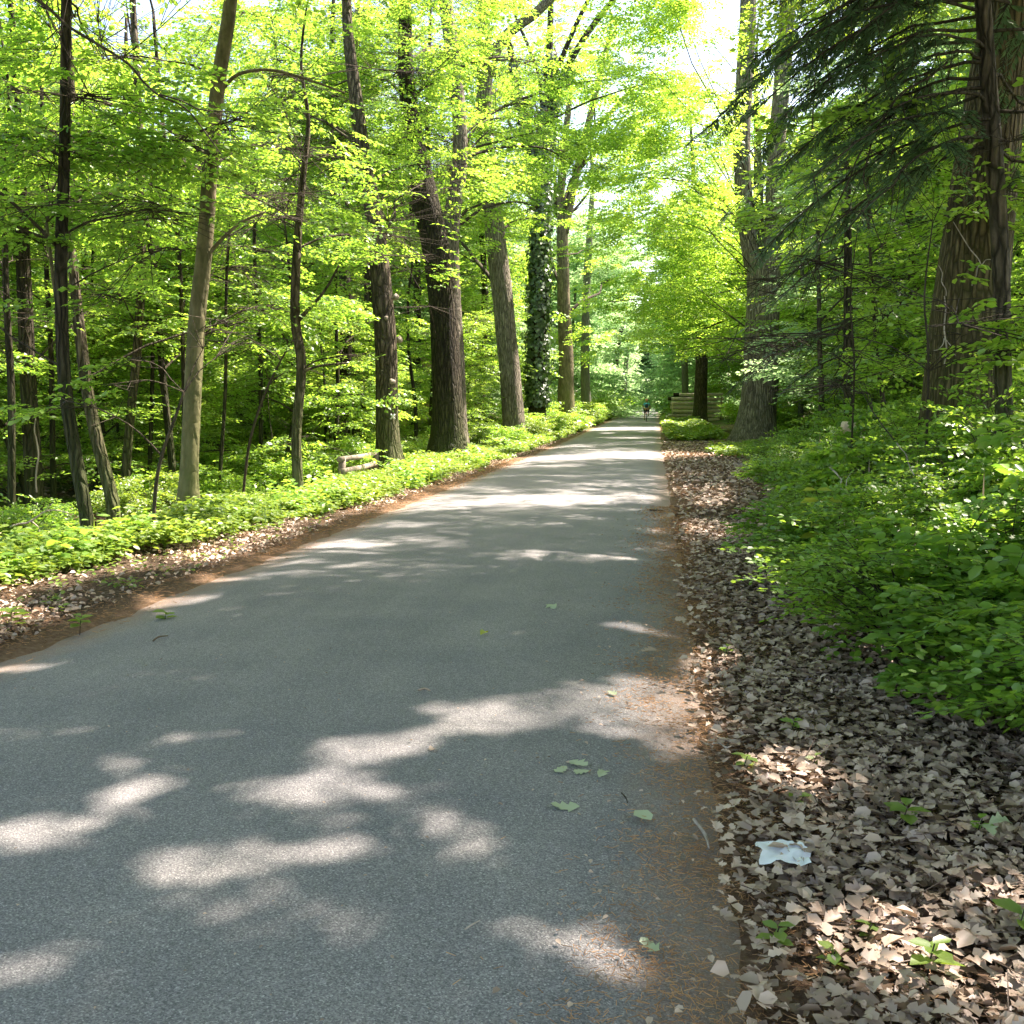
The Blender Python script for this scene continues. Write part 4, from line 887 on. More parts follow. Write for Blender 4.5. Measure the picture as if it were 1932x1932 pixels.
for t in range(4000):
    y = 4.2 + 26 * r.random() ** 1.6; x = float(xedge(y)) - .08 + (6.5 if y > 9 else 4.5) * r.random() ** 1.3
    d = .62 if y < 9 else .85 if y < 16 else 1.3
    if any((x - a) ** 2 + (y - b) ** 2 < d * d for a, b in sh) or x > .47 * y + 1.2 or (x - 4.0) ** 2 + (y - 13.2) ** 2 < .6: continue
    sh.append((x, y))
    if len(sh) >= 112: break
sh.sort(key=lambda p: p[1])
for i, (x, y) in enumerate(sh):
    s = r.uniform(.85, 1.1) * (1.0 if x < xedge(y) + 1.0 else 1.15); hz = s * r.uniform(.9, 1.1) * (.8 if x < xedge(y) + .5 else 1.05 if x < xedge(y) + 1.3 else 1.32)
    cd = ROT.transposed() @ Vector((x, y, -1)); u = CX + cd.x / -cd.z * F
    rim = 'at the leaf litter edge' if x < xedge(y) + .5 else 'inside the thicket' if x < 4.2 else 'deep in the thicket'
    lab = 'small-leaved green shrub %s, %.1f metres off, %s' % (rim, y, where(u))
    if i < 4: o = ps[i]; o.location = (x, y, float(H(x, y))); o.scale = (s, s, hz); o['label'] = lab; o['group'] = 'shrubs of the thicket right of the path'
    else: copy_tree(ps[i % 4], (x, y, float(H(x, y))), r.uniform(0, 6.28), (s, s, hz), lab, 'shrubs of the thicket right of the path')
pv = [proto_shrub('verge_shrub', 321 + i, .95, 1.15, 24, .5, .075, ['leaf_herb', 'leaf_lime', 'leaf'][i], width=.5) for i in range(3)]
spots = [(-6.9, 36, 1.0), (-7.6, 38, 1.1), (-5.9, 41, .8), (-5.6, 47, .95), (-6.3, 49, 1.2), (-5.4, 51, .9), (-5.5, 57, 1.1), (-6.6, 60, 1.4), (-5.6, 64, 1.3), (-5.8, 74, 1.5), (-5.4, 82, 1.6), (-5.9, 92, 2.1), (-5.5, 104, 2.2), (-5.0, 118, 2.4), (-4.9, 132, 2.8),
         (-8.0, 33, 1.0), (-7.8, 26, 1.0), (-8.6, 23, 1.0), (-9.3, 27, 1.2), (-8.4, 29, 1.1), (-9.6, 20, 1.0), (-8.9, 17, .8), (-10.4, 23.5, 1.2), (5.4, 50, 1.3), (6.6, 46, 1.4), (4.8, 58, 1.3), (5.9, 70, 1.6), (7.5, 62, 1.6), (1.9, 98, 1.6), (2.2, 110, 2.2), (1.8, 124, 2.4), (2.6, 88, 1.5),
         (-11.5, 14.5, .9), (-13, 17, 1.1), (-10.8, 12.2, .7), (-9.4, 14.2, .7)]
for i, (x, y, s) in enumerate(spots):
    lab = 'feathery shrub %s the road %d metres ahead, %.1f metres from its edge' % ('left of' if x < 0 else 'right of', y, (XL - x) if x < 0 else x - XR)
    if i < 3: o = pv[i]; o.location = (x, y, float(H(x, y))); o.scale = (s, s, s); o['label'] = lab; o['group'] = 'shrubs along the verges'
    else: copy_tree(pv[i % 3], (x, y, float(H(x, y))), i * 1.7, (s, s, s * (.9 + .2 * (i % 2))), lab, 'shrubs along the verges')

# ------------------------------------------------------------------ ivy on the ivy-clad tree
r = np.random.default_rng(44); Cs, Ds, Ns = [], [], []
def ivy_on(pl, y, n, grow_=1.0, tmax=1.0):
    pts, rd = px_path(pl, y)
    for _ in range(n):
        p, q = path_at(pts, rd, r.uniform(0, tmax)); a = r.uniform(0, 2 * PI); o = Vector((math.cos(a), math.sin(a), 0)); rr = q + r.exponential(.10) * grow_
        Cs.append((p + o * rr)[:]); Ns.append((o + Vector((0, 0, .5)))[:]); Ds.append((r.normal(0, .6), r.normal(0, .6), -1))
ivy_on([(1013,765,36),(1014,660,34),(1017,520,31),(1021,400,29),(1018,300,27),(1024,250,24)], 53.5, 9000, 1.4)
ivy_on([(1015,320,17),(998,260,14),(980,200,13),(968,120,12)], 53.5, 2500, .9); ivy_on([(1023,260,17),(1033,170,14),(1038,100,12)], 53.5, 1500, .7); ivy_on([(1026,290,15),(1044,210,13),(1070,130,12)], 53.5, 1500, .7)
leaves('ivy', np.array(Cs), np.array(Ds), np.array(Ns), r.uniform(.14, .24, len(Cs)), M['leaf_ivy'], ivy, off=ivy.location, width=.9)
# a stub of ivy leaning off the trunk at its left
# ------------------------------------------------------------------ rail, logs, house, small things
M['wood_grey'] = simple('weathered_wood', (.24, .20, .15), .85, .35, 14, bump=.5)
M['log_side'] = simple('log_bark', (.62, .52, .47), .85, .5, 5, bump=.6, bsc=20)
M['log_end'] = simple('cut_log_end', (.58, .46, .32), .8, .2, 20)
M['white'] = simple('white_paint', (.8, .8, .8), .6, .05)
M['paper'] = simple('white_paper', (.74, .78, .80), .6, .04, 12)
M['render_wall'] = simple('house_render', (.72, .55, .42), .9, .08)
M['roof'] = simple('roof_tiles', (.75, .52, .45), .8, .15, 9)
M['glass'] = simple('window_glass', (.03, .04, .05), .1, .1)
M['jersey'] = simple('blue_jersey', (.10, .45, .75), .8, .1); M['shorts'] = simple('black_shorts', (.02, .022, .03), .8, .1)
M['skin'] = simple('skin', (.55, .33, .24), .6, .06); M['helmet'] = simple('helmet_orange', (.75, .17, .10), .4, .05)
M['rucksack'] = simple('dark_blue_bag', (.03, .06, .12), .8, .2); M['red'] = simple('bike_red', (.65, .06, .04), .35, .05)
M['tyre'] = simple('tyre_rubber', (.02, .02, .02), .8, .1); M['steel'] = simple('steel', (.45, .45, .45), .3, .05, metal=.9)

f = thing('rail_fence', 'short weathered wooden rail with two bars behind the left verge beside the knotty trunk', 'fence', (-6.9, 22, 0))
def sub(parent, name, mb, mat, **k): return mb.build(name, M[mat], parent, off=parent.location, **k)
y0, y1 = 21.2, 24.6
a0, a1 = P(645, 866, y0), P(708, 855, y1); b0, b1 = P(649, 889, y0), P(708, 874, y1)
for (q, nm) in ((a0, 'post'), (a1, 'post')):
    mb = MB(); mb.tube([(q.x, q.y, float(H(q.x, q.y)) - .3), (q.x, q.y, q.z * .5), (q.x + .01, q.y, q.z + .02)], [.085, .08, .075], k=10, lump=.06); sub(f, 'post', mb, 'wood_grey')
for (p, q, rr) in ((a0, a1, .065), (b0, b1, .075)):
    d = (q - p) * .06; mb = MB(); mb.tube([p - d + Vector((.02, -.06, 0)), p.lerp(q, .5) + Vector((.02, -.06, -.02)), q + d + Vector((.02, -.06, 0))], [rr, rr * .95, rr * .85], k=10, lump=.07); sub(f, 'rail', mb, 'wood_grey')
# painted cross on the knotty trunk
t2 = next(o for o in bpy.data.objects if o.get('label', '').startswith('tall knotty'))
yy = t2.location.y - .31; c = P(741, 786, yy); mb = MB()
for s in (-1, 1): mb.box(c + Vector((0, .006 * s - .0, 0)), (.16, .02, .035), Matrix.Rotation(s * .85, 3, 'Y'))
sub(t2, 'painted_cross', mb, 'white', smooth=False)
# knots on the trunk
mb = MB(); r = np.random.default_rng(3)
for (u, v) in ((752,640), (722,700), (745,560), (716,765), (738,720), (728,600)):
    c = P(u, v, t2.location.y - .22); mb.tube([c + Vector((0, .12, 0)), c, c + Vector((0, -.05, -.01))], [.09, .065, .03], k=8, lump=.2, seed=int(u))
sub(t2, 'knots', mb, 'wood_grey')

# log pile: every log lies across, its cut end to the left
LOGS = []
ly = 84.0; r = random.Random(12); zb = None
x0 = P(1268, 790, ly).x; x1 = P(1362, 790, ly).x
rowz = [float(H(x0, ly)) + .17]
for i in range(8): rowz.append(rowz[-1] + .335)
names = ['bottom', 'second', 'third', 'fourth', 'fifth', 'sixth', 'top']
for ri in range(7):
    for dj in range(2):
        rr = r.uniform(.125, .15); yy = ly + dj * .36 + (ri % 2) * .12 + r.uniform(-.03, .03); sx = r.uniform(-.35, .25) + (.3 if ri > 5 else 0)
        xa, xb = x0 + sx, x1 + r.uniform(-.25, .15) - (.1 if ri > 5 else 0); z = rowz[ri] + r.uniform(-.02, .02)
        lg = thing('log', 'pale %s log lying in the %s course of the pile, %s' % (['thick', 'slim', 'knotty'][(ri + dj) % 3], names[ri], 'facing the road' if dj == 0 else 'behind the front one, darkened as gap shade'), 'log', (xa, yy, z), 'logs stacked in the pile right of the road')
        mb = MB(); mb.tube([(xa, yy, z), ((xa + xb) / 2, yy + r.uniform(-.03, .03), z + r.uniform(-.03, .03)), (xb, yy, z + r.uniform(-.04, .04))], [rr * 1.05, rr, rr * .9], k=14, cap=False, lump=.05, seed=ri * 3 + dj, sub=4)
        sub(lg, 'log_bark', mb, 'log_side' if dj == 0 else 'bark_dark')  # back logs get dark bark: shade of the gaps put into their colour
        for xe, sg in ((xa - .004, -1), (xb + .004, 1)):
            mb = MB(); mb.tube([(xe, yy, z), (xe - .012 * sg * -1, yy, z)], [rr * (1.0 if sg < 0 else .88), rr * (.97 if sg < 0 else .85)], k=14, cap=True); sub(lg, 'cut_end', mb, 'log_end', smooth=False)
for i, (u, h, lab) in enumerate(((1268, 1.5, 'pale wooden stake holding the left end of the log pile'), (1360, 2.0, 'dark wooden stake at the right end of the log pile'))):
    p = P(u, 790, ly - .25); mb = MB(); g = float(H(p.x, p.y)); mb.tube([(p.x, p.y, g - .2), (p.x + .03, p.y, g + h)], [.05, .045], k=8)
    tag(mb.build('stake', M['log_end' if i == 0 else 'wood_grey'], None, off=(p.x, p.y, g)), lab, 'stake')

# house seen through the left wood
def house(x, y, wdt, dep, eave, ridge, lab):
    g = float(H(x, y)); hroot = thing('house', lab, 'house', (x, y, g))
    mb = MB(); mb.box((x, y, g + eave / 2 - .3), (wdt, dep, eave + .6)); sub(hroot, 'wall', mb, 'render_wall', smooth=False)
    mb = MB(); o = .5; e = g + eave; t = g + ridge
    V = [(x - wdt/2 - o, y - dep/2 - o, e - .15), (x + wdt/2 + o, y - dep/2 - o, e - .15), (x + wdt/2 + o, y, t), (x - wdt/2 - o, y, t), (x - wdt/2 - o, y + dep/2 + o, e - .15), (x + wdt/2 + o, y + dep/2 + o, e - .15)]
    V += [(a, b, c + .16) for a, b, c in V]
    mb.add(V, [(6, 7, 8, 9), (9, 8, 11, 10), (1, 0, 3, 2), (2, 3, 4, 5), (0, 1, 7, 6), (4, 10, 11, 5), (0, 6, 9, 3), (3, 9, 10, 4), (7, 1, 2, 8), (8, 2, 5, 11)])
    sub(hroot, 'roof', mb, 'roof', smooth=False)
    for k in (-.3, .05, .33):
        mb = MB(); mb.box((x + k * wdt, y - dep / 2 - .02, g + eave * .55), (1.0, .06, 1.2)); w_ = sub(hroot, 'window', mb, 'glass', smooth=False)
        mb = MB()
        for dx in (-.55, 0, .55): mb.box((x + k * wdt + dx, y - dep / 2 - .05, g + eave * .55), (.07, .08, 1.3))
        for dz in (-.62, .62): mb.box((x + k * wdt, y - dep / 2 - .055, g + eave * .55 + dz), (1.17, .08, .07))
        fr = mb.build('frame', M['white'], w_, smooth=False, off=hroot.location)
p = P(752, 740, 66); house(p.x - 2.0, 66, 9, 7, 3.3, 6.2, 'pinkish house with tiled roof glimpsed between the knotty trunk and the thick trunk')
p = P(470, 740, 58); house(p.x, 58, 11, 7, 3.4, 6.4, 'pale pink house almost hidden by leaves deep in the left wood')

# ------------------------------------------------------------------ cyclist
cy = 84.0; cp = P(1219, 840, cy); cx_ = cp.x; cz = float(road_z(cx_, cy))
bike = thing('bicycle', 'bicycle with red frame ridden away down the middle of the road', 'bicycle', (cx_, cy, cz))
def W(x, y, z): return Vector((cx_ + x, cy + y, cz + z))
for wy in (-.52, .52):
    mb = MB(); ring = [W(0, wy + .33 * math.cos(a), .35 + .33 * math.sin(a)) for a in np.linspace(0, 2 * PI, 29)]; mb.tube(ring, [.02] * 29, k=6, cap=False); wh = sub(bike, 'wheel', mb, 'tyre')
    mb = MB(); ring = [W(0, wy + .305 * math.cos(a), .35 + .305 * math.sin(a)) for a in np.linspace(0, 2 * PI, 29)]; mb.tube(ring, [.01] * 29, k=5, cap=False)
    for a in np.linspace(0, PI, 9)[:-1]: mb.tube([W(0, wy + .3 * math.cos(a), .35 + .3 * math.sin(a)), W(0, wy - .3 * math.cos(a), .35 - .3 * math.sin(a))], [.002, .002], k=3)
    mb.build('rim', M['steel'], wh, off=bike.location)
mb = MB()
for a, b in (((0, -.52, .35), (0, -.1, .30)), ((0, -.1, .30), (0, -.22, .85)), ((0, -.22, .80), (0, .38, .82)), ((0, -.1, .30), (0, .4, .72)), ((0, -.52, .35), (0, -.2, .78)), ((0, .36, .95), (0, .52, .35))):
    mb.tube([W(*a), W(*b)], [.022, .022], k=8)
mb.tube([W(0, -.52, .70), W(0, -.72, .55)], [.035, .03], k=6)
sub(bike, 'frame', mb, 'red')
mb = MB(); mb.tube([W(-.3, .32, 1.02), W(-.1, .4, 1.0), W(.1, .4, 1.0), W(.3, .32, 1.02)], [.014] * 4, k=6); mb.tube([W(0, .37, .9), W(0, .4, 1.0)], [.016, .016], k=6); sub(bike, 'handlebar', mb, 'tyre')
mb = MB(); mb.tube([W(0, -.36, .93), W(0, -.25, .95), W(0, -.08, .93)], [.06, .08, .025], k=10); sub(bike, 'saddle', mb, 'tyre')
mb = MB(); mb.tube([W(-.09, -.1, .30), W(.09, -.1, .30)], [.02, .02], k=8); mb.tube([W(-.1, -.1, .3), W(-.1, -.06, .14)], [.012, .012], k=6); mb.tube([W(.1, -.1, .3), W(.1, -.14, .46)], [.012, .012], k=6)
mb.box(W(-.15, -.05, .13), (.1, .09, .02)); mb.box(W(.15, -.15, .47), (.1, .09, .02)); sub(bike, 'pedal_crank', mb, 'steel')

def skin_body(name, verts, edges, radii, mat, parent, root=0, sub_=2):
    me = bpy.data.meshes.new(name); me.from_pydata([v[:] for v in verts], edges, []); me.update(); me.materials.append(mat)
    o = bpy.data.objects.new(name, me); COL.objects.link(o)
    md = o.modifiers.new('skin', 'SKIN'); md.use_smooth_shade = True
    for i, rr in enumerate(radii): me.skin_vertices[0].data[i].radius = (rr, rr) if not isinstance(rr, tuple) else rr
    me.skin_vertices[0].data[root].use_root = True
    s = o.modifiers.new('sub', 'SUBSURF'); s.levels = sub_; s.render_levels = sub_
    if parent is not None: o.parent = parent
    return o
per = thing('person', 'cyclist seen from behind in blue jersey, black shorts and orange helmet', 'person', (cx_, cy, cz))
def Lc(x, y, z): return Vector((x, y, z))
sk = [Lc(0,-.24,1.02), Lc(0,-.18,1.2), Lc(0,-.06,1.42), Lc(0,0,1.5), Lc(0,.05,1.62), Lc(0,.06,1.70),
      Lc(-.16,-.04,1.44), Lc(-.27,.12,1.24), Lc(-.30,.30,1.06), Lc(.16,-.04,1.44), Lc(.27,.12,1.24), Lc(.30,.30,1.06),
      Lc(-.10,-.22,.98), Lc(-.14,.08,.62), Lc(-.15,-.08,.24), Lc(-.15,.06,.17), Lc(.10,-.22,.98), Lc(.14,.16,.84), Lc(.15,-.10,.56), Lc(.15,.03,.50),
      Lc(-.31,.37,1.03), Lc(.31,.37,1.03)]
ed = [(0,1),(1,2),(2,3),(3,4),(4,5),(2,6),(6,7),(7,8),(2,9),(9,10),(10,11),(0,12),(12,13),(13,14),(14,15),(0,16),(16,17),(17,18),(18,19),(8,20),(11,21)]
ra = [.15,.14,.15,.06,.095,.09,.075,.05,.035,.075,.05,.035,.10,.065,.042,.035,.10,.065,.042,.035,.03,.03]
skin_body('body', sk, ed, ra, M['skin'], per)
skin_body('jersey', [Lc(0,-.24,1.04), Lc(0,-.18,1.2), Lc(0,-.06,1.42), Lc(-.17,-.04,1.45), Lc(-.235,.06,1.32), Lc(.17,-.04,1.45), Lc(.235,.06,1.32)], [(0,1),(1,2),(2,3),(3,4),(2,5),(5,6)], [.172,.165,.175,.095,.075,.095,.075], M['jersey'], per)
skin_body('shorts', [Lc(0,-.25,.99), Lc(-.11,-.16,.93), Lc(-.135,.03,.70), Lc(.11,-.12,.95), Lc(.14,.1,.86)], [(0,1),(1,2),(0,3),(3,4)], [.175,.125,.09,.125,.09], M['shorts'], per)
for sx, a, b, c in ((-1, (-.15,-.07,.25), (-.15,-.02,.17), (-.15,.12,.155)), (1, (.15,-.09,.57), (.15,-.05,.50), (.15,.09,.485))):
    skin_body('shoe', [Lc(*a), Lc(*b), Lc(*c)], [(0,1),(1,2)], [.05,.052,.042], M['shorts'], per)
mb = MB(); V = []; k = 16
for i in range(7):
    t = i / 6 * PI / 2; 
    for j in range(k): a = 2 * PI * j / k; V.append((.125 * math.cos(t) * math.cos(a), .06 + .15 * math.cos(t) * math.sin(a), 1.70 + .13 * math.sin(t)))
mb.add(V, [(i * k + j, i * k + (j + 1) % k, (i + 1) * k + (j + 1) % k, (i + 1) * k + j) for i in range(6) for j in range(k)]); mb.build('helmet', M['helmet'], per)
bag = skin_body('rucksack', [Lc(0,-.36,1.12), Lc(0,-.33,1.28), Lc(0,-.26,1.44)], [(0,1),(1,2)], [(.15,.09),(.16,.10),(.13,.08)], M['rucksack'], None)
bag.location = (cx_, cy, cz); tag(bag, "dark blue rucksack on the cyclist's back", 'rucksack')

# ------------------------------------------------------------------ litter bits in the foreground
def gleaf(u, v, size, mat, lab, lob=True, rot=None, name='fallen_leaf'):
    p = G(u, v); z = float(surf(p.x, p.y)) + (.012 if XL < p.x < XR else .07); a = rot if rot is not None else rng.uniform(0, 6.28)
    C = np.array([[p.x - size / 2 * math.cos(a), p.y - size / 2 * math.sin(a), z]]); D = np.array([[math.cos(a), math.sin(a), 0.03]]); N = np.array([[rng.normal(0, .1), -.15, 1.]])
    o = lobed(name, C, D, N, np.array([size]), M[mat], rng, off=(p.x, p.y, z), curl=.7) if lob else leaves(name, C, D, N, np.array([size]), M[mat], off=(p.x, p.y, z), six=True, curl=.04, width=.6)
    return tag(o, lab, 'leaf')
gleaf(1066, 1562, .11, 'leaf_pale', 'large pale lobed leaf lying on the asphalt, nearest the round light patch'); gleaf(1090, 1478, .10, 'leaf_pale', 'pale green lobed leaf lying topmost of the cluster on the road')
gleaf(1058, 1490, .08, 'leaf_pale', 'pale leaf at the left of the cluster on the road'); gleaf(1097, 1492, .07, 'leaf_pale', 'small pale leaf at the middle of the cluster on the road')
gleaf(1136, 1498, .08, 'leaf_pale', 'pale thin leaf just right of the leaf cluster on the road'); gleaf(1212, 1577, .11, 'leaf_pale', 'long pale green leaf on the needle-strewn road edge', False, 2.2)
gleaf(1226, 1833, .075, 'leaf_pale', 'small pale curled leaf near the bottom of the road edge'); gleaf(913, 1223, .09, 'leaf_yellow', 'lone yellowish leaf in the middle of the shaded road')
gleaf(1040, 1167, .13, 'leaf_pale', 'pale leaf lying far up the middle of the road'); gleaf(1225, 1252, .13, 'litter', 'curled brown leaf on the sunlit right road edge')
gleaf(1860, 1602, .09, 'leaf_pale', 'pale mint leaf lying left of a pair on the dead leaves'); gleaf(1885, 1590, .09, 'leaf_pale', 'pale mint leaf lying right of a pair on the dead leaves')
gleaf(1155, 1337, .07, 'leaf_pale', 'tiny pale leaf inside the long light patch on the road'); gleaf(815, 1452, .05, 'litter', 'tiny brown leaf beside the light patch, left of the road middle')
def twig(path, w, mat, lab, name='twig', lift=.015):
    pts = []
    for u, v in path: p = G(u, v); pts.append(Vector((p.x, p.y, float(surf(p.x, p.y)) + lift)))
    off = pts[0][:]; mb = MB(); mb.tube(pts, [w] * (len(pts) - 1) + [w * .5], k=6, sub=3, lump=.08)
    return tag(mb.build(name, M[mat], None, off=off), lab, 'twig')
twig([(1308,1583),(1322,1597),(1332,1612),(1337,1632)], .006, 'twig_dead', 'crooked pale twig lying on the needles at the road edge'); twig([(790,1338),(802,1335),(812,1339)], .006, 'litter', 'short brown twig on the shaded road')
twig([(878,1812),(892,1802),(906,1794)], .003, 'twig_dead', 'thin pale twig near the bottom middle of the road'); twig([(1172,1536),(1180,1545),(1184,1556)], .003, 'twig', 'short dark twig left of the long green leaf')
twig([(290,1236),(300,1228),(318,1226)], .006, 'litter_dark', 'brown twig at the left sunlit road edge'); twig([(1225,973),(1250,973)], .012, 'twig', 'dark stick lying across the road far ahead')
twig([(1345,1440),(1358,1432),(1372,1440),(1390,1428)], .004, 'twig_dead', 'bent grey twig among dead leaves at the road edge', lift=.07)
# crumpled white tissue
p = G(1478, 1646); r = np.random.default_rng(8); nn = 12; g = float(H(p.x, p.y)) + .05; V = []
for i in range(nn):
    for j in range(nn):
        a, b = i / (nn - 1) - .5, j / (nn - 1) - .5; wob = 1 + .12 * math.sin(5 * math.atan2(b, a + 1e-6) + 1)
        V.append((p.x + a * .16 * wob, p.y + b * .17 * wob, g + .022 + r.uniform(-.006, .008) + .006 * math.sin(a * 9) * math.cos(b * 7)))
tag(mesh_np('paper_tissue', V, [np.array([(i * nn + j, (i + 1) * nn + j, (i + 1) * nn + j + 1, i * nn + j + 1) for i in range(nn - 1) for j in range(nn - 1)])], M['paper'], off=(p.x, p.y, g)), 'crumpled white paper tissue lying on the dead leaves', 'litter')
def seedling(u, v, h, n, L, mat, lab, grp='green seedlings growing through the dead leaves'):
    p = G(u, v); g = float(H(p.x, p.y)); o = thing('seedling', lab, 'seedling', (p.x, p.y, g), grp)
    mb = MB(); top = Vector((p.x + .02, p.y, g + h)); mb.tube([(p.x, p.y, g - .02), (p.x + .01, p.y, g + h * .6), top], [.003, .0025, .002], k=5); sub(o, 'stem', mb, 'twig')
    a = rng.uniform(0, 6.28) + np.arange(n) * 2.4; hh = np.linspace(1, .55, n)
    C = np.stack([p.x + .015 + 0 * a, p.y + 0 * a, g + h * hh], 1); D = np.stack([np.cos(a), np.sin(a), .15 + 0 * a], 1)
    leaves('leaf_cluster', C, D, np.tile([[0, 0, 1.]], (n, 1)) + rng.normal(0, .2, (n, 3)), L * rng.uniform(.8, 1.2, n), M[mat], o, off=o.location, six=True)
for a in [(1700,1570,.10,6,.085,'leaf_herb','broad-leaved green seedling in the dead leaves below the shrubs'), (1745,1860,.12,6,.075,'leaf_herb','tall bright seedling near the bottom right of the dead leaves'),
          (1455,1810,.10,6,.06,'leaf_herb','upright seedling by the bottom end of the needle strip'), (1400,1465,.09,5,.07,'leaf_herb','dark green seedling right of the bent grey twig'),
          (1490,1395,.09,5,.06,'leaf_lime','yellow-green seedling below the path bend'), (1366,1250,.10,5,.06,'leaf_lime','yellow-green seedling at the path edge left of the shrubs'),
          (1530,1460,.08,4,.05,'leaf_herb','tiny seedling between the bent twig and the shrubs'), (1495,1530,.07,4,.05,'leaf_lime','tiny yellowish seedling above the tissue'),
          (1915,1790,.12,4,.10,'leaf_herb','large-leaved seedling cut by the right picture edge'), (1560,1840,.07,5,.055,'leaf_herb','low seedling right of the upright seedling'), (1630,1780,.06,4,.05,'leaf_herb','very small seedling left of the tall bright seedling'),
          (1840,1590,.09,4,.05,'leaf_shrub','dark seedling beside the pair of mint leaves'), (310,1185,.12,6,.09,'leaf_herb','seedling on the dirt strip left of the road'), (150,1200,.14,7,.10,'leaf_herb','low plant on the dirt at the left picture edge'), (20,1190,.16,9,.11,'leaf_herb','tuft of green plants at the far left edge of the verge')]:
    seedling(*a)
for i_, (x_, y_, h_, lab) in enumerate([(3.0, 7.2, 1.55, 'maple seedling with large leaves rising from the thicket at the right picture edge'), (2.9, 9.4, 1.35, 'maple seedling with large leaves in the thicket below the furrowed trunk'), (2.2, 6.1, .95, 'maple seedling with large leaves at the near rim of the thicket'),
        (3.6, 11.2, 1.5, 'maple seedling with large leaves in front of the furrowed trunk'), (2.4, 12.5, 1.1, 'maple seedling with large leaves in the thicket behind the dry forked stalk'), (2.35, 5.0, .8, 'lowest maple seedling with large leaves, nearest the camera in the thicket'), (4.0, 9.0, 1.75, 'tallest maple seedling with large leaves at the far right of the thicket')]):
    g_ = float(H(x_, y_)); rt = thing('maple_seedling', lab, 'seedling', (x_, y_, g_), 'maple seedlings in the thicket'); pts_ = [Vector((x_, y_, g_)), Vector((x_ + .03, y_, g_ + h_ * .5)), Vector((x_, y_ - .03, g_ + h_))]
    mb_ = MB(); mb_.tube(pts_, [.009, .007, .004], k=6, sub=3); mb_.build('stem', M['twig'], rt, off=rt.location)
    grow(rt, pts_, [.009, .007, .004], clump_cloud(5, x_, y_, (.05, .4), (g_ + h_ * .6, g_ + h_), (.28, .42), 400 + i_), .085, .38, 60, M['leaf_lime'], M['twig'], 400 + i_, off=rt.location, six=True, limbr=.005, twigr=.002)
# the yellow sapling and the dry stalk standing in the thicket
yp = P(1548, 985, 8.6); g = float(H(yp.x, 8.6)); ys_ = thing('sapling', 'small sapling with six yellow leaves standing out of the thicket', 'sapling', (yp.x, 8.6, g))
mb = MB(); tops = [P(1550, 1060, 8.6), P(1556, 980, 8.6), P(1545, 955, 8.6), P(1540, 925, 8.6)]; mb.tube([Vector((yp.x, 8.6, g))] + tops, [.006, .005, .004, .003, .002], k=5); sub(ys_, 'stem', mb, 'twig')
C, D, L = [], [], []
for u, v, dx, dz, l in ((1540,925,-1,.1,.12), (1541,925,1,.1,.12), (1546,945,-1,0,.17), (1548,945,1,.05,.18), (1553,972,1,.0,.14), (1554,978,-.6,-.4,.16), (1552,1010,-1,.0,.2), (1552,1012,1,-.1,.2), (1552,1020,1,.1,.16)):
    q = P(u, v, 8.6); C.append(q[:]); D.append((dx, -.35, dz)); L.append(l)
leaves('leaf_cluster', np.array(C), np.array(D), np.tile([[0, -.5, 1.]], (len(C), 1)), np.array(L), M['leaf_yellow'], ys_, off=ys_.location, six=True, width=.5)
def deadbranch(name, lab, y, paths, mat='twig_dead', cat='branch'):
    q = P(*paths[0][0][:2], y); mb = MB()
    for pl in paths:
        pts, rd = px_path([w_ for a_, b_ in zip(pl[:-1], pl[1:]) for w_ in (a_, ((a_[0] + b_[0]) / 2 + 4 * math.sin(a_[0] * 1.7), (a_[1] + b_[1]) / 2 + 3 * math.cos(a_[1]), (a_[2] + b_[2]) / 2))] + [pl[-1]], y); pts = [p_ + Vector((.012 * math.sin(7 * i_ + y), 0, .01 * math.cos(5 * i_))) for i_, p_ in enumerate(pts)]; mb.tube(pts, [q_ * .62 for q_ in rd], k=5, sub=3, lump=.15)
    return tag(mb.build(name, M[mat], None, off=q[:]), lab, cat)
deadbranch('dry_stalk', 'pale dry forked stalk rising from the thicket beside the yellow sapling', 9.0, [[(1594,1040,4),(1594,980,3.5),(1592,930,3),(1586,905,3),(1574,890,5),(1566,884,2)], [(1591,935,3),(1600,905,2.5),(1606,895,1.5)]], cat='stalk')
deadbranch('dry_stalk', 'curved pale dry stalk in the thicket below the furrowed trunk', 7.5, [[(1722,900,4),(1712,870,3),(1700,845,3),(1694,838,2)]], cat='stalk')
deadbranch('dead_branch', 'bleached bare branch lying over the ditch at the far left', 12.5, [[(20,995,5),(50,985,5),(85,965,4),(130,968,3)], [(60,985,4),(75,1005,3),(110,1003,2)], [(85,966,3),(95,950,2)]])
deadbranch('dead_branch', 'white dead branch propped upright on the dark far-left trunk', 16.0, [[(70,930,5),(71,880,5),(69,830,4),(66,790,3)]])
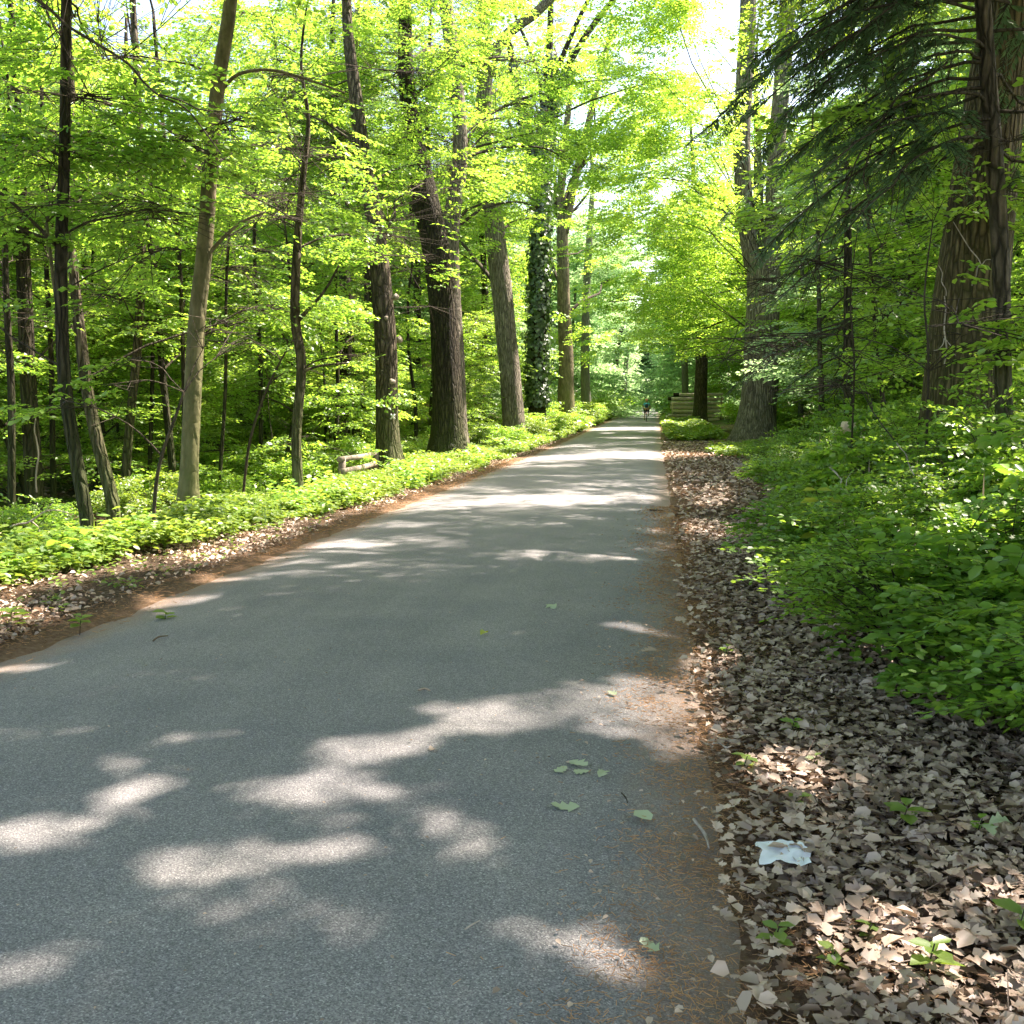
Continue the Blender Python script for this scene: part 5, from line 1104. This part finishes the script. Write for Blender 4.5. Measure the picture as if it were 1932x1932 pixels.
deadbranch('dead_branch', 'pale bare forked twig hanging before the huge furrowed trunk', 11.8, [[(1783,560,3),(1781,600,4),(1783,650,4),(1782,690,3)], [(1783,640,3),(1772,655,2),(1760,662,2)], [(1783,640,3),(1795,655,2),(1802,672,2)], [(1786,560,3),(1775,530,3),(1768,500,2)], [(1800,420,2),(1830,470,3),(1850,500,3),(1870,490,2)], [(1850,500,3),(1840,520,2),(1832,540,2)]])
deadbranch('dead_branch', 'dark bare limb dipping through the spruce boughs at upper right', 10.6, [[(1790,120,8),(1700,175,7),(1640,260,6),(1600,340,5),(1560,430,4),(1535,500,3)], [(1650,250,5),(1630,330,4),(1640,400,3),(1665,470,2)]], mat='twig')
deadbranch('overhanging_bough', 'long dark beech bough crossing the top left corner of the view', 9.0, [[(-60,-60,13),(60,-10,11),(130,50,9),(240,120,8),(300,180,6),(360,215,5),(420,290,4)], [(300,180,5),(380,205,4),(470,215,3)]], mat='twig', cat='branch')
lg = G(1605, 815); p = P(1590, 806, 17.5); mb = MB(); mb.tube([p, p + Vector((.45, .1, -.02))], [.10, .10], k=12, lump=.05)
tag(mb.build('cut_log', M['log_end'], None, off=p[:]), 'short pale cut log lying in the thicket left of the furrowed trunk', 'log')
# dark fallen log in the ditch
a, b = G(380, 905), G(540, 870); z = -.35; mb = MB(); mb.tube([Vector((a.x, a.y, float(H(a.x, a.y)) + .1)), Vector(((a.x + b.x) / 2, (a.y + b.y) / 2, float(H((a.x + b.x) / 2, (a.y + b.y) / 2)) + .22)), Vector((b.x, b.y, float(H(b.x, b.y)) + .1))], [.14, .16, .1], k=12, lump=.1, sub=4)
tag(mb.build('fallen_log', M['bark_dark'], None, off=a[:]), 'dark mossy fallen log on the wood floor behind the smooth straight beech', 'log')

# ------------------------------------------------------------------ camera exposure and render settings
S.view_settings.view_transform = 'Standard'; S.view_settings.look = 'None'; S.view_settings.exposure = 0; S.view_settings.gamma = 1
S.cycles.film_exposure = 5.2
S.cycles.max_bounces = 6; S.cycles.diffuse_bounces = 4; S.cycles.transmission_bounces = 4; S.cycles.glossy_bounces = 2
S.cycles.sample_clamp_indirect = 6.0
S.cycles.use_denoising = True
S.cycles.use_adaptive_sampling = True; S.cycles.adaptive_threshold = .03
print('LEAVES TOTAL', COUNT[0])
